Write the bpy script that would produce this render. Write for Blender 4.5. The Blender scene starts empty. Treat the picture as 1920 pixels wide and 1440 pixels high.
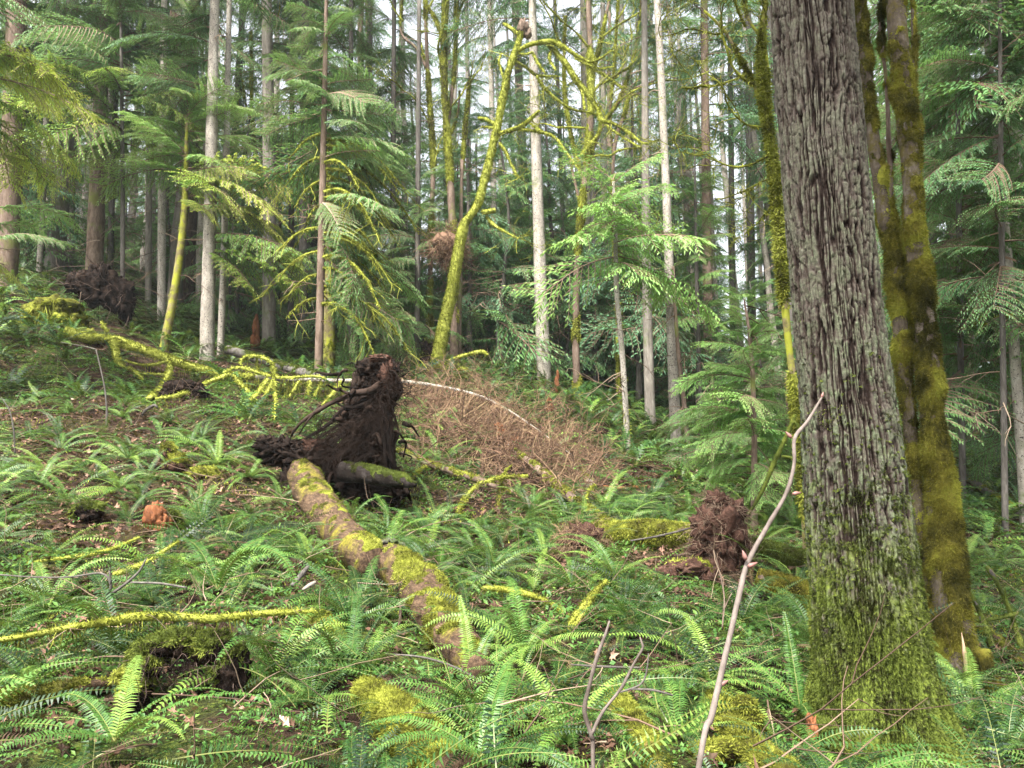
import bpy, math, random
import numpy as np
from mathutils import Matrix, Vector, Euler

# ------------------------------------------------------------------ camera, sky, sun, exposure
R = math.radians
scene = bpy.context.scene
COL = scene.collection
FPX = 1450.0
HAZE = 0.0005
EYE = np.array((0.0, 0.0, 1.6))
PITCH, ROLL = R(8.0), R(-1.4)
cd = bpy.data.cameras.new("camera")
cam = bpy.data.objects.new("camera", cd)
COL.objects.link(cam)
cd.sensor_fit = 'HORIZONTAL'
cd.sensor_width = 36.0
cd.lens = 36.0 * FPX / 1920.0
cd.clip_start, cd.clip_end = 0.05, 900.0
CM = Matrix.Rotation(R(90) + PITCH, 3, 'X') @ Matrix.Rotation(ROLL, 3, 'Z')
cam.matrix_world = Matrix.Translation(Vector(EYE)) @ CM.to_4x4()
scene.camera = cam
CMN = np.array(CM)

SUN_EL, SUN_ROT = R(58), R(205)
w = bpy.data.worlds.new("World")
scene.world = w
w.use_nodes = True
nt = w.node_tree
bg = nt.nodes['Background']
sky = nt.nodes.new('ShaderNodeTexSky')
sky.sky_type = 'NISHITA'
sky.sun_disc = False
sky.sun_elevation = SUN_EL
sky.sun_rotation = SUN_ROT
sky.air_density = 1.0
sky.dust_density = 4.0
sky.ozone_density = 1.0
hs = nt.nodes.new('ShaderNodeHueSaturation')      # an overcast sky is nearly colourless
hs.inputs['Saturation'].default_value = 0.22
nt.links.new(sky.outputs[0], hs.inputs['Color'])
nt.links.new(hs.outputs[0], bg.inputs[0])
bg.inputs[1].default_value = 0.115
sd = bpy.data.lights.new("sun", 'SUN')
sun = bpy.data.objects.new("sun", sd)
COL.objects.link(sun)
sd.energy = 3.1
sd.angle = R(11)
sd.color = (1.0, 0.97, 0.92)
# direction towards the sun for the sky texture: azimuth from +Y turning to +X
sdir = Vector((math.sin(SUN_ROT) * math.cos(SUN_EL), math.cos(SUN_ROT) * math.cos(SUN_EL), math.sin(SUN_EL)))
sun.rotation_euler = sdir.to_track_quat('Z', 'Y').to_euler()
sun.location = (0, 0, 30)
vs = scene.view_settings
vs.view_transform = 'Standard'
try:
    vs.look = 'None'
except Exception:
    pass
vs.gamma = 1.0
vs.use_curve_mapping = False
vs.exposure = 2.27
try:
    scene.cycles.use_denoising = True
    scene.cycles.denoiser = 'OPENIMAGEDENOISE'
    scene.cycles.max_bounces = 6
    scene.cycles.diffuse_bounces = 2
    scene.cycles.glossy_bounces = 2
    scene.cycles.transmission_bounces = 3
    scene.cycles.transparent_max_bounces = 4
    scene.cycles.volume_bounces = 0
    scene.cycles.sample_clamp_indirect = 4.0
    scene.cycles.use_adaptive_sampling = True
    scene.cycles.adaptive_threshold = 0.02
except Exception:
    pass

# ------------------------------------------------------------------ helpers
def rng_(s):
    return np.random.default_rng(s)

def ray(px, py):
    d = CMN @ np.array(((px - 960.0) / FPX, -(py - 720.0) / FPX, -1.0))
    return d

def P(px, py, d):
    """the point seen at photograph pixel (px, py) that lies d metres ahead"""
    v = ray(px, py)
    return EYE + v * (d / v[1])

def zc(p):
    """distance of p along the view axis"""
    return float((np.asarray(p) - EYE) @ (-CMN[:, 2]))

def rad(p, wpx):
    v = np.asarray(p) - EYE
    az = math.atan2(v[0], v[1])
    return 0.5 * wpx * zc(p) / FPX * math.cos(az)

def proj(p):
    q = CMN.T @ (np.asarray(p) - EYE)
    return 960 + FPX * q[0] / -q[2], 720 - FPX * q[1] / -q[2]

def smooth(a, b, x):
    t = np.clip((x - a) / (b - a), 0, 1)
    return t * t * (3 - 2 * t)

def _h(ix, iy, iz, seed):
    h = (ix.astype(np.uint32) * np.uint32(0x8da6b343)) ^ (iy.astype(np.uint32) * np.uint32(0xd8163841)) ^ (iz.astype(np.uint32) * np.uint32(0xcb1ab31f)) ^ np.uint32((seed * 0x9e3779b1) & 0xffffffff)
    h ^= h >> np.uint32(15); h *= np.uint32(0x85ebca6b); h ^= h >> np.uint32(13); h *= np.uint32(0xc2b2ae35); h ^= h >> np.uint32(16)
    return h.astype(np.float64) / 4294967296.0

def vnoise(p, seed=0):
    p = np.asarray(p, float)
    i = np.floor(p).astype(np.int64)
    f = p - i
    f = f * f * (3 - 2 * f)
    r = 0
    for dx in (0, 1):
        for dy in (0, 1):
            for dz in (0, 1):
                wgt = (f[:, 0] if dx else 1 - f[:, 0]) * (f[:, 1] if dy else 1 - f[:, 1]) * (f[:, 2] if dz else 1 - f[:, 2])
                r = r + wgt * _h(i[:, 0] + dx, i[:, 1] + dy, i[:, 2] + dz, seed)
    return r * 2 - 1

def fbm(p, octv=4, seed=0, gain=0.5):
    p = np.asarray(p, float)
    s, a, t = 0, 1.0, 0
    for k in range(octv):
        s = s + a * vnoise(p * 2.03 ** k + 17.3 * k, seed + k)
        t += a
        a *= gain
    return s / t

class Geo:
    """collects quads and triangles and links them as ONE mesh object"""
    def __init__(self):
        self.V, self.Q, self.T, self.qm, self.tm, self.ti, self.n = [], [], [], [], [], [], 0

    def add(self, V, Q=None, T=None, m=0, tint=0.5):
        V = np.asarray(V, np.float32).reshape(-1, 3)
        self.V.append(V)
        self.ti.append(np.broadcast_to(np.asarray(tint, np.float32), (len(V),)).copy())
        if Q is not None and len(Q):
            Q = np.asarray(Q, np.int64)
            self.Q.append(Q + self.n)
            self.qm.append(np.broadcast_to(np.asarray(m, np.int32), (len(Q),)))
        if T is not None and len(T):
            T = np.asarray(T, np.int64)
            self.T.append(T + self.n)
            self.tm.append(np.broadcast_to(np.asarray(m, np.int32), (len(T),)))
        self.n += len(V)

    def arrays(self):
        V = np.concatenate(self.V)
        Q = np.concatenate(self.Q) if self.Q else np.zeros((0, 4), np.int64)
        T = np.concatenate(self.T) if self.T else np.zeros((0, 3), np.int64)
        qm = np.concatenate(self.qm) if self.qm else np.zeros(0, np.int32)
        tm = np.concatenate(self.tm) if self.tm else np.zeros(0, np.int32)
        return V, Q, T, qm, tm, np.concatenate(self.ti)

    def mesh(self, name, mats, origin=(0, 0, 0), smooth_=True):
        V, Q, T, qm, tm, ti = self.arrays()
        V = V - np.asarray(origin, np.float32)
        me = bpy.data.meshes.new(name)
        nl = Q.size + T.size
        me.vertices.add(len(V)); me.vertices.foreach_set('co', np.ascontiguousarray(V, np.float32).ravel())
        me.loops.add(nl); me.loops.foreach_set('vertex_index', np.concatenate((Q.ravel(), T.ravel())).astype(np.int32))
        npoly = len(Q) + len(T)
        me.polygons.add(npoly)
        ls = np.concatenate((np.arange(len(Q)) * 4, Q.size + np.arange(len(T)) * 3)).astype(np.int32)
        me.polygons.foreach_set('loop_start', ls)
        me.polygons.foreach_set('material_index', np.concatenate((qm, tm)).astype(np.int32))
        me.polygons.foreach_set('use_smooth', np.full(npoly, smooth_, dtype=bool))
        a = me.attributes.new('tint', 'FLOAT', 'POINT')
        a.data.foreach_set('value', ti.astype(np.float32))
        for m in (mats if isinstance(mats, (list, tuple)) else [mats]):
            me.materials.append(m)
        me.update(calc_edges=True)
        me.validate()
        return me

    def build(self, name, mats, parent=None, smooth_=True):
        o = bpy.data.objects.new(name, None if self.n == 0 else self.mesh(name, mats, ORIG.get(parent.name, (0, 0, 0)) if parent else (0, 0, 0), smooth_))
        COL.objects.link(o)
        if parent:
            o.parent = parent
            ORIG[o.name] = ORIG.get(parent.name, (0, 0, 0))
        return o

ORIG = {}

def tag(o, label, cat=None, group=None, kind=None):
    if label and not 4 <= len(label.split()) <= 16: print('LABEL', len(label.split()), label)
    if label: o['label'] = label
    if cat: o['category'] = cat
    if group: o['group'] = group
    if kind: o['kind'] = kind
    return o

def thing(name, label, cat, loc, group=None):
    o = bpy.data.objects.new(name, None)
    COL.objects.link(o)
    o.location = loc
    o.empty_display_size = 0.2
    ORIG[o.name] = np.array(loc, float)
    return tag(o, label, cat, group)

def catmull(Pn, rn, step):
    Pn = np.asarray(Pn, float); rn = np.asarray(rn, float)
    if len(Pn) == 2:
        n = max(2, int(np.linalg.norm(Pn[1] - Pn[0]) / step) + 1)
        t = np.linspace(0, 1, n)[:, None]
        return Pn[0] * (1 - t) + Pn[1] * t, rn[0] * (1 - t[:, 0]) + rn[1] * t[:, 0]
    A = np.vstack((2 * Pn[0] - Pn[1], Pn, 2 * Pn[-1] - Pn[-2]))
    out, ro = [], []
    for i in range(len(Pn) - 1):
        p0, p1, p2, p3 = A[i:i + 4]
        n = max(2, int(np.linalg.norm(p2 - p1) / step) + 1)
        t = np.linspace(0, 1, n, endpoint=(i == len(Pn) - 2))[:, None]
        out.append(0.5 * ((2 * p1) + (-p0 + p2) * t + (2 * p0 - 5 * p1 + 4 * p2 - p3) * t ** 2 + (-p0 + 3 * p1 - 3 * p2 + p3) * t ** 3))
        ro.append(rn[i] * (1 - t[:, 0]) + rn[i + 1] * t[:, 0])
    return np.vstack(out), np.concatenate(ro)

def frames(C):
    T = np.gradient(C, axis=0)
    T /= np.linalg.norm(T, axis=1)[:, None] + 1e-9
    n = np.cross(T[0], (0, 0, 1.0)) if abs(T[0][2]) < 0.9 else np.cross(T[0], (0, 1.0, 0))
    n /= np.linalg.norm(n)
    A = np.zeros_like(C)
    for i in range(len(C)):
        n = n - T[i] * (n @ T[i])
        n /= np.linalg.norm(n) + 1e-9
        A[i] = n
    B = np.cross(T, A)
    return T, A, B

def tube(C, r, n=10, disp=None, cap=True):
    """C (m,3), r (m,) already resampled. disp(pos, nrm, theta, s) -> radial offset. returns V, Q, T, N"""
    m = len(C)
    Tn, A, B = frames(C)
    th = np.linspace(0, 2 * np.pi, n, endpoint=False)
    N = A[:, None, :] * np.cos(th)[None, :, None] + B[:, None, :] * np.sin(th)[None, :, None]
    rr = np.broadcast_to(np.asarray(r)[:, None], (m, n)).copy()
    V = C[:, None, :] + N * rr[..., None]
    if disp is not None:
        s = np.concatenate(([0], np.cumsum(np.linalg.norm(np.diff(C, axis=0), axis=1))))
        TH = np.broadcast_to(th, (m, n)).ravel()
        S = np.broadcast_to(s[:, None], (m, n)).ravel()
        d = disp(V.reshape(-1, 3), N.reshape(-1, 3), TH, S).reshape(m, n)
        V = V + N * d[..., None]
    V = V.reshape(-1, 3); N = N.reshape(-1, 3)
    i = np.arange(m - 1)[:, None] * n
    j = np.arange(n)[None, :]
    j2 = (j + 1) % n
    Q = np.stack((i + j, i + j2, i + n + j2, i + n + j), -1).reshape(-1, 4)
    T = np.zeros((0, 3), np.int64)
    if cap:
        V = np.vstack((V, C[0], C[-1])); N = np.vstack((N, -Tn[0], Tn[-1]))
        a, b = m * n, m * n + 1
        jj = np.arange(n)
        T = np.vstack((np.stack((np.full(n, a), (jj + 1) % n, jj), -1), np.stack((np.full(n, b), (m - 1) * n + jj, (m - 1) * n + (jj + 1) % n), -1)))
    return V, Q, T, N

def lumpy(amp, freq, seed=0, zs=1.0, octv=4):
    def f(V, N, TH, S):
        q = V * freq
        q[:, 2] *= zs
        return amp * fbm(q, octv, seed)
    return f

def fuzz(geo, V, Q, N, dens, ln, wd, rng, hang=0.3, mask=None, m=0, tint=(0.2, 0.9), tfreq=2.5):
    """short moss blades over the quads of a tube"""
    a, b, c, d = V[Q[:, 0]], V[Q[:, 1]], V[Q[:, 2]], V[Q[:, 3]]
    area = np.linalg.norm(np.cross(c - a, d - b), axis=1) * 0.5
    wgt = area.copy()
    if mask is not None:
        wgt = wgt * mask((a + c) * 0.5, N[Q[:, 0]])
    tot = wgt.sum()
    n = int(min(tot * dens, 90000))
    if n < 3: return
    k = rng.choice(len(Q), n, p=wgt / tot)
    u, v = rng.random(n)[:, None], rng.random(n)[:, None]
    p = (a[k] * (1 - u) + b[k] * u) * (1 - v) + (d[k] * (1 - u) + c[k] * u) * v
    nn = N[Q[k, 0]]
    j = rng.normal(0, 0.55, (n, 3))
    L = ln * rng.uniform(0.5, 1.5, n)[:, None]
    dirv = nn + j
    dirv /= np.linalg.norm(dirv, axis=1)[:, None]
    tip = p + dirv * L + np.array((0, 0, -1.0)) * L * hang * rng.random(n)[:, None]
    side = np.cross(dirv, rng.normal(0, 1, (n, 3)))
    side /= np.linalg.norm(side, axis=1)[:, None] + 1e-9
    side *= wd * rng.uniform(0.6, 1.4, n)[:, None]
    p = p - nn * 0.003
    VV = np.stack((p - side, p + side, tip), 1).reshape(-1, 3)
    TT = np.arange(3 * n).reshape(-1, 3)
    ti = 0.5 + 0.45 * fbm(p * tfreq, 3, 5) * 1.6 + rng.normal(0, 0.12, n)
    ti = tint[0] + (tint[1] - tint[0]) * np.clip(ti, 0, 1)
    geo.add(VV, T=TT, m=m, tint=np.repeat(ti, 3))

# ------------------------------------------------------------------ materials
def mk(name):
    m = bpy.data.materials.new(name)
    m.use_nodes = True
    t = m.node_tree
    t.nodes.clear()
    out = t.nodes.new('ShaderNodeOutputMaterial')
    return m, t, out

def ramp(t, fac, stops):
    r = t.nodes.new('ShaderNodeValToRGB')
    e = r.color_ramp.elements
    while len(e) < len(stops): e.new(0.5)
    for k, (p, c) in enumerate(stops):
        e[k].position = p
        e[k].color = (c[0], c[1], c[2], 1)
    t.links.new(fac, r.inputs[0])
    return r.outputs[0]

def noise(t, vec, scale, detail=5, rough=0.55, lac=2.0):
    n = t.nodes.new('ShaderNodeTexNoise')
    n.inputs['Scale'].default_value = scale
    n.inputs['Detail'].default_value = detail
    n.inputs['Roughness'].default_value = rough
    if vec is not None: t.links.new(vec, n.inputs['Vector'])
    return n.outputs[0]

def coords(t, stretch=(1, 1, 1)):
    g = t.nodes.new('ShaderNodeNewGeometry')
    mp = t.nodes.new('ShaderNodeMapping')
    mp.inputs['Scale'].default_value = stretch
    t.links.new(g.outputs['Position'], mp.inputs['Vector'])
    return mp.outputs[0]

def mix(t, fac, a, b, mode='MIX'):
    m = t.nodes.new('ShaderNodeMix')
    m.data_type = 'RGBA'
    m.blend_type = mode
    for s, v in ((0, fac), (6, a), (7, b)):
        if hasattr(v, 'is_output'): t.links.new(v, m.inputs[s])
        else: m.inputs[s].default_value = v if s == 0 else (v[0], v[1], v[2], 1)
    return m.outputs[2]

def math_(t, op, a, b=0.0, c=None):
    m = t.nodes.new('ShaderNodeMath')
    m.operation = op
    for s, v in ((0, a), (1, b), (2, c)):
        if v is None: continue
        if hasattr(v, 'is_output'): t.links.new(v, m.inputs[s])
        else: m.inputs[s].default_value = v
    return m.outputs[0]

def attr(t, name='tint'):
    a = t.nodes.new('ShaderNodeAttribute')
    a.attribute_name = name
    return a.outputs['Fac']

def finish(t, out, col, rough=0.8, bump=None, bstr=0.5, bdist=0.02, transl=0.0, spec=0.3, tcol=None):
    b = t.nodes.new('ShaderNodeBsdfPrincipled')
    if hasattr(col, 'is_output'): t.links.new(col, b.inputs['Base Color'])
    else: b.inputs['Base Color'].default_value = (*col, 1)
    b.inputs['Roughness'].default_value = rough
    b.inputs['Specular IOR Level'].default_value = spec
    if bump is not None:
        bn = t.nodes.new('ShaderNodeBump')
        bn.inputs['Strength'].default_value = bstr
        bn.inputs['Distance'].default_value = bdist
        t.links.new(bump, bn.inputs['Height'])
        t.links.new(bn.outputs[0], b.inputs['Normal'])
    sh = b.outputs[0]
    if transl > 0:
        tr = t.nodes.new('ShaderNodeBsdfTranslucent')
        if hasattr(col, 'is_output'):
            t.links.new(mix(t, 0.35, col, (0.30, 0.42, 0.05)), tr.inputs[0])
        mx = t.nodes.new('ShaderNodeMixShader')
        mx.inputs[0].default_value = transl
        t.links.new(sh, mx.inputs[1]); t.links.new(tr.outputs[0], mx.inputs[2])
        sh = mx.outputs[0]
    t.links.new(sh, out.inputs[0])

def leaf_mat(name, stops, rough=0.5, transl=0.3, spec=0.4, rnd=0.35):
    m, t, out = mk(name)
    oi = t.nodes.new('ShaderNodeObjectInfo')
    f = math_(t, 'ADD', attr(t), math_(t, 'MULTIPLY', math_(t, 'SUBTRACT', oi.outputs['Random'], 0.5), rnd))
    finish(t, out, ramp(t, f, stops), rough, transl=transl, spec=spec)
    return m

def bark_mat(name, stops, scale=6, stretch=(1, 1, 0.25), rough=0.9, bstr=0.7, bdist=0.03, patch=None, patch_scale=1.2, patch_lo=0.5, tintmix=None, spots=None):
    m, t, out = mk(name)
    v = coords(t, stretch)
    n1 = noise(t, v, scale, 8, 0.65)
    n2 = noise(t, v, scale * 5, 4, 0.6)
    f = math_(t, 'ADD', math_(t, 'MULTIPLY', n1, 0.65), math_(t, 'MULTIPLY', n2, 0.35))
    oi = t.nodes.new('ShaderNodeObjectInfo')
    f = math_(t, 'ADD', f, math_(t, 'MULTIPLY', math_(t, 'SUBTRACT', oi.outputs['Random'], 0.5), 0.06))
    col = ramp(t, f, stops)
    if patch:
        v2 = coords(t)
        pn = noise(t, v2, patch_scale, 6, 0.7)
        k = math_(t, 'MULTIPLY', math_(t, 'SUBTRACT', pn, patch_lo), 9.0)
        k.node.use_clamp = True
        col = mix(t, k, col, patch)
    if spots:
        v3 = coords(t, (1, 1, 1))
        sn = noise(t, v3, 28, 2, 0.5)
        k = math_(t, 'MULTIPLY', math_(t, 'SUBTRACT', sn, 0.60), 14.0)
        k.node.use_clamp = True
        col = mix(t, k, col, spots)
    finish(t, out, col, rough, bump=f, bstr=bstr, bdist=bdist, spec=0.02 if 'soil' in name or 'wet' in name else 0.1)
    return m

def g3(a, b, c, p=(0.3, 0.5, 0.7)):
    return [(p[0], a), (p[1], b), (p[2], c)]

M = {}
M['fern'] = leaf_mat('fern_green', [(0.0, (0.006, 0.019, 0.007)), (0.38, (0.019, 0.054, 0.011)), (0.68, (0.058, 0.135, 0.024)), (1.0, (0.17, 0.26, 0.045))], rough=0.45, transl=0.22, spec=0.26, rnd=.5)
M['fern_dead'] = leaf_mat('fern_dead', [(0, (0.05, 0.025, 0.012)), (1, (0.17, 0.10, 0.05))], 0.8, 0.1)
M['rachis'] = leaf_mat('fern_stem', [(0, (0.05, 0.07, 0.015)), (1, (0.20, 0.20, 0.05))], 0.5, 0.0)
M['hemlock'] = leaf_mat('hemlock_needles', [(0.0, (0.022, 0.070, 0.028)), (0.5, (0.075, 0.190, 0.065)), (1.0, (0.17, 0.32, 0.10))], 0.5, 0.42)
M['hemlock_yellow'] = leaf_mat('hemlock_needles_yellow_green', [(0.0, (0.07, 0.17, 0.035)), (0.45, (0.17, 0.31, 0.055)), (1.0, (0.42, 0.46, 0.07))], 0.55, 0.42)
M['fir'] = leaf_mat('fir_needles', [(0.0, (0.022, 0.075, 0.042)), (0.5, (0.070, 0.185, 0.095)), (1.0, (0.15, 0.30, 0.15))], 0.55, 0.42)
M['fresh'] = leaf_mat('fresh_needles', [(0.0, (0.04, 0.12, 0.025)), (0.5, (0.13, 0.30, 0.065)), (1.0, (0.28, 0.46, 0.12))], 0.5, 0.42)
M['herb'] = leaf_mat('herb_leaves', [(0.0, (0.02, 0.07, 0.012)), (0.5, (0.07, 0.17, 0.03)), (1.0, (0.20, 0.30, 0.06))], 0.5, 0.3)
def moss_mat(name, stops, nz=0.75):
    m, t, out = mk(name)
    v = coords(t)
    n = noise(t, v, 45, 5, .75)
    n2 = noise(t, v, 4, 4, .6)
    f = math_(t, 'ADD', math_(t, 'ADD', attr(t), math_(t, 'MULTIPLY', math_(t, 'SUBTRACT', n, .5), nz)), math_(t, 'MULTIPLY', math_(t, 'SUBTRACT', n2, .54), 1.5))
    finish(t, out, ramp(t, f, stops), .9, bump=n, bstr=1.0, bdist=.02, transl=.15, spec=.1)
    return m
M['moss'] = moss_mat('yellow_moss', [(0.0, (0.045, 0.040, 0.010)), (0.30, (0.12, 0.125, 0.018)), (0.6, (0.27, 0.29, 0.042)), (1.0, (0.46, 0.48, 0.10))])
M['moss_green'] = moss_mat('green_moss', [(0.0, (0.025, 0.022, 0.008)), (0.4, (0.060, 0.080, 0.014)), (0.75, (0.135, 0.165, 0.030)), (1.0, (0.25, 0.28, 0.05))])
M['moss_ochre'] = moss_mat('ochre_moss', [(0.0, (0.025, 0.022, 0.007)), (0.25, (0.070, 0.064, 0.014)), (0.5, (0.165, 0.142, 0.022)), (0.75, (0.25, 0.25, 0.035)), (1.0, (0.40, 0.39, 0.06))], .7)
M['litter'] = leaf_mat('dead_leaves', [(0.0, (0.035, 0.018, 0.010)), (0.4, (0.12, 0.060, 0.036)), (0.8, (0.27, 0.155, 0.105)), (1.0, (0.45, 0.32, 0.24))], 0.75, 0.12, 0.3)
M['twig'] = leaf_mat('twig_brown', [(0.0, (0.05, 0.03, 0.02)), (0.5, (0.14, 0.09, 0.06)), (1.0, (0.32, 0.24, 0.17))], 0.85, 0.0, 0.2)
M['twig_pink'] = leaf_mat('twig_pinkish', [(0.0, (0.05, 0.030, 0.020)), (0.5, (0.18, 0.105, 0.066)), (1.0, (0.34, 0.25, 0.13))], 0.85, 0.0, 0.2)
M['root'] = leaf_mat('wet_root', [(0.0, (0.006, 0.004, 0.003)), (0.5, (0.030, 0.019, 0.014)), (1.0, (0.15, 0.11, 0.09))], 0.8, 0.0, 0.06)
M['stemgrey'] = bark_mat('sapling_bark', g3((0.05, 0.038, 0.03), (0.115, 0.092, 0.078), (0.22, 0.185, 0.16)), 14, (1, 1, 0.6), 0.6, 0.3, 0.003)
M['bud'] = leaf_mat('pink_bud', [(0, (0.14, 0.065, 0.055)), (1, (0.22, 0.11, 0.09))], 0.5, 0.0)
M['bark_pale'] = bark_mat('pale_bark', g3((0.11, 0.095, 0.08), (0.27, 0.24, 0.20), (0.44, 0.41, 0.35)), 7, (1, 1, 0.35), patch=(0.15, 0.16, 0.09), patch_lo=0.56, spots=(0.05, 0.04, 0.035))
M['bark_grey'] = bark_mat('grey_bark', g3((0.06, 0.052, 0.044), (0.17, 0.15, 0.125), (0.30, 0.27, 0.23)), 8, (1, 1, 0.2), patch=(0.12, 0.14, 0.06), patch_lo=0.56)
M['bark_brown'] = bark_mat('brown_bark', g3((0.045, 0.03, 0.022), (0.13, 0.092, 0.068), (0.25, 0.19, 0.15)), 8, (1, 1, 0.25), patch=(0.13, 0.14, 0.04), patch_lo=0.54)
M['bark_dark'] = bark_mat('dark_bark', g3((0.03, 0.026, 0.022), (0.085, 0.075, 0.065), (0.16, 0.145, 0.125)), 8, (1, 1, 0.2), patch=(0.06, 0.08, 0.03), patch_lo=0.57)
M['bark_moss'] = bark_mat('mossy_bark', g3((0.05, 0.04, 0.02), (0.15, 0.12, 0.06), (0.26, 0.21, 0.13)), 7, (1, 1, 0.4), patch=(0.24, 0.25, 0.03), patch_scale=2.5, patch_lo=0.44)
M['log'] = bark_mat('log_bark', g3((0.07, 0.042, 0.028), (0.21, 0.14, 0.10), (0.40, 0.30, 0.23)), 6, (1, 1, 1), 0.8, 0.8, 0.02, patch=(0.22, 0.22, 0.03), patch_scale=3, patch_lo=0.55)
M['rot'] = bark_mat('rotten_red_wood', g3((0.05, 0.022, 0.013), (0.17, 0.065, 0.028), (0.30, 0.135, 0.060)), 10, (1, 1, 0.3), 0.8, 0.8, 0.02)
M['soil'] = bark_mat('dark_soil', g3((0.004, 0.003, 0.003), (0.014, 0.010, 0.008), (0.060, 0.040, 0.030)), 9, (1, 1, 0.7), 0.75, 1.0, 0.04)
M['soil_red'] = bark_mat('root_plate_soil', g3((0.012, 0.007, 0.005), (0.055, 0.030, 0.022), (0.16, 0.09, 0.065)), 9, (1, 1, 1), 0.8, 1.0, 0.03)
M['wood'] = bark_mat('split_wood', g3((0.25, 0.15, 0.09), (0.45, 0.30, 0.19), (0.58, 0.42, 0.28)), 12, (1, 1, 0.15), 0.7, 0.5, 0.01)
# ------------------------------------------------------------------ terrain
CTRL = [  # photograph column: (row, metres ahead)
    (-250, [(1440, 3.5), (1200, 5.4), (960, 8.2), (780, 12), (640, 16), (540, 20), (450, 27), (400, 36)]),
    (0, [(1440, 3.5), (1200, 5.4), (1050, 7), (900, 9.5), (780, 12), (650, 16), (560, 20), (485, 26), (440, 35)]),
    (150, [(1440, 3.5), (1200, 5.3), (1050, 7), (920, 9.3), (800, 12), (680, 16), (590, 20), (510, 26), (470, 35)]),
    (300, [(1440, 3.5), (1200, 5.3), (1050, 7.0), (945, 8.8), (860, 11), (770, 13.5), (695, 17), (640, 21), (575, 27), (530, 35)]),
    (480, [(1440, 3.5), (1240, 5.0), (1050, 7.4), (950, 9.6), (860, 11.6), (790, 13.8), (710, 18), (655, 24), (600, 32)]),
    (660, [(1440, 3.5), (1250, 5.0), (1050, 7.9), (960, 10), (880, 12), (800, 14.5), (715, 18.5), (660, 25), (620, 33)]),
    (850, [(1440, 3.5), (1250, 5.5), (1060, 8.5), (960, 11), (870, 13.5), (770, 16), (700, 18.5), (665, 26), (640, 34)]),
    (1050, [(1440, 3.5), (1200, 6), (1030, 9.5), (910, 13.5), (810, 18), (730, 23), (685, 32)]),
    (1250, [(1440, 3.5), (1200, 6), (1050, 8.8), (950, 12), (850, 18), (790, 24), (735, 34)]),
    (1500, [(1440, 4), (1200, 6.5), (1050, 9.5), (960, 13), (880, 18), (825, 25), (775, 35)]),
    (1790, [(1440, 4.5), (1300, 7), (1150, 10.5), (1000, 14), (900, 19), (830, 28), (800, 36)]),
    (2000, [(1440, 4.5), (1300, 7), (1190, 9.5), (1030, 14), (920, 20), (850, 30)]),
    (2250, [(1440, 4.8), (1250, 8), (1120, 12), (980, 20), (900, 30)]),
]
pts = []
for px, rows in CTRL:
    for py, d in rows:
        pts.append(P(px, py, d))
for x, y, z in ((0, 0, 0.0), (2, 0, -.1), (-2, 0, .1), (0, -4, -.2), (6, -2, -.8), (-6, -2, .9), (7, 2, -.8), (-7, 2, 1.2),
                (-40, 60, 18), (-20, 60, 14), (0, 60, 10.5), (20, 60, 8), (40, 60, 4), (-25, 10, 8), (-30, 30, 14), (25, 10, -3), (30, 25, -1)):
    pts.append(np.array((x, y, z), float))
pts = np.array(pts)
def _ker(r):
    return r
D = np.linalg.norm(pts[:, None, :2] - pts[None, :, :2], axis=-1)
A_ = np.zeros((len(pts) + 3, len(pts) + 3))
A_[:-3, :-3] = _ker(D) + np.eye(len(pts)) * (-0.15)
A_[:-3, -3] = 1; A_[:-3, -2:] = pts[:, :2]
A_[-3, :-3] = 1; A_[-2:, :-3] = pts[:, :2].T
WT = np.linalg.solve(A_, np.concatenate((pts[:, 2], np.zeros(3))))

def hz0(xy):
    xy = np.asarray(xy, float).reshape(-1, 2)
    q = np.stack((np.clip(xy[:, 0], -42, 42), np.clip(xy[:, 1], -5, 62)), -1)
    out = np.empty(len(q))
    for k in range(0, len(q), 20000):
        d = np.linalg.norm(q[k:k + 20000, None] - pts[None, :, :2], axis=-1)
        out[k:k + 20000] = _ker(d) @ WT[:-3] + WT[-3] + q[k:k + 20000] @ WT[-2:]
    return out

def hz(xy):
    xy = np.asarray(xy, float).reshape(-1, 2)
    p3 = np.column_stack((xy, np.zeros(len(xy))))
    dist = np.hypot(xy[:, 0], xy[:, 1])
    a = np.clip(dist / 12, 0.25, 1.3)
    return hz0(xy) + 0.16 * a * vnoise(p3 * 0.7, 3) + 0.09 * vnoise(p3 * 1.9, 4) + 0.03 * vnoise(p3 * 5.5, 6)

def G(px, py, lift=0.0, dmin=2.0):
    """where the sight line through a photograph pixel meets the ground"""
    v = ray(px, py); v = v / v[1]
    ds = np.concatenate((np.arange(dmin, 14, 0.05), np.arange(14, 60, 0.2)))
    q = EYE + v * ds[:, None]
    below = q[:, 2] < hz(q[:, :2]) + lift
    k = int(np.argmax(below)) if below.any() else len(ds) - 1
    return q[k].copy()

def fixd(line):
    """bring a piece in front of the ground that would hide it"""
    return [(l[0], l[1], l[2], min(l[3], float(G(l[0], l[1] + l[2] * .4)[1]))) if len(l) == 4 else l for l in line]

def gz(x, y):
    return float(hz([(x, y)])[0])

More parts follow.
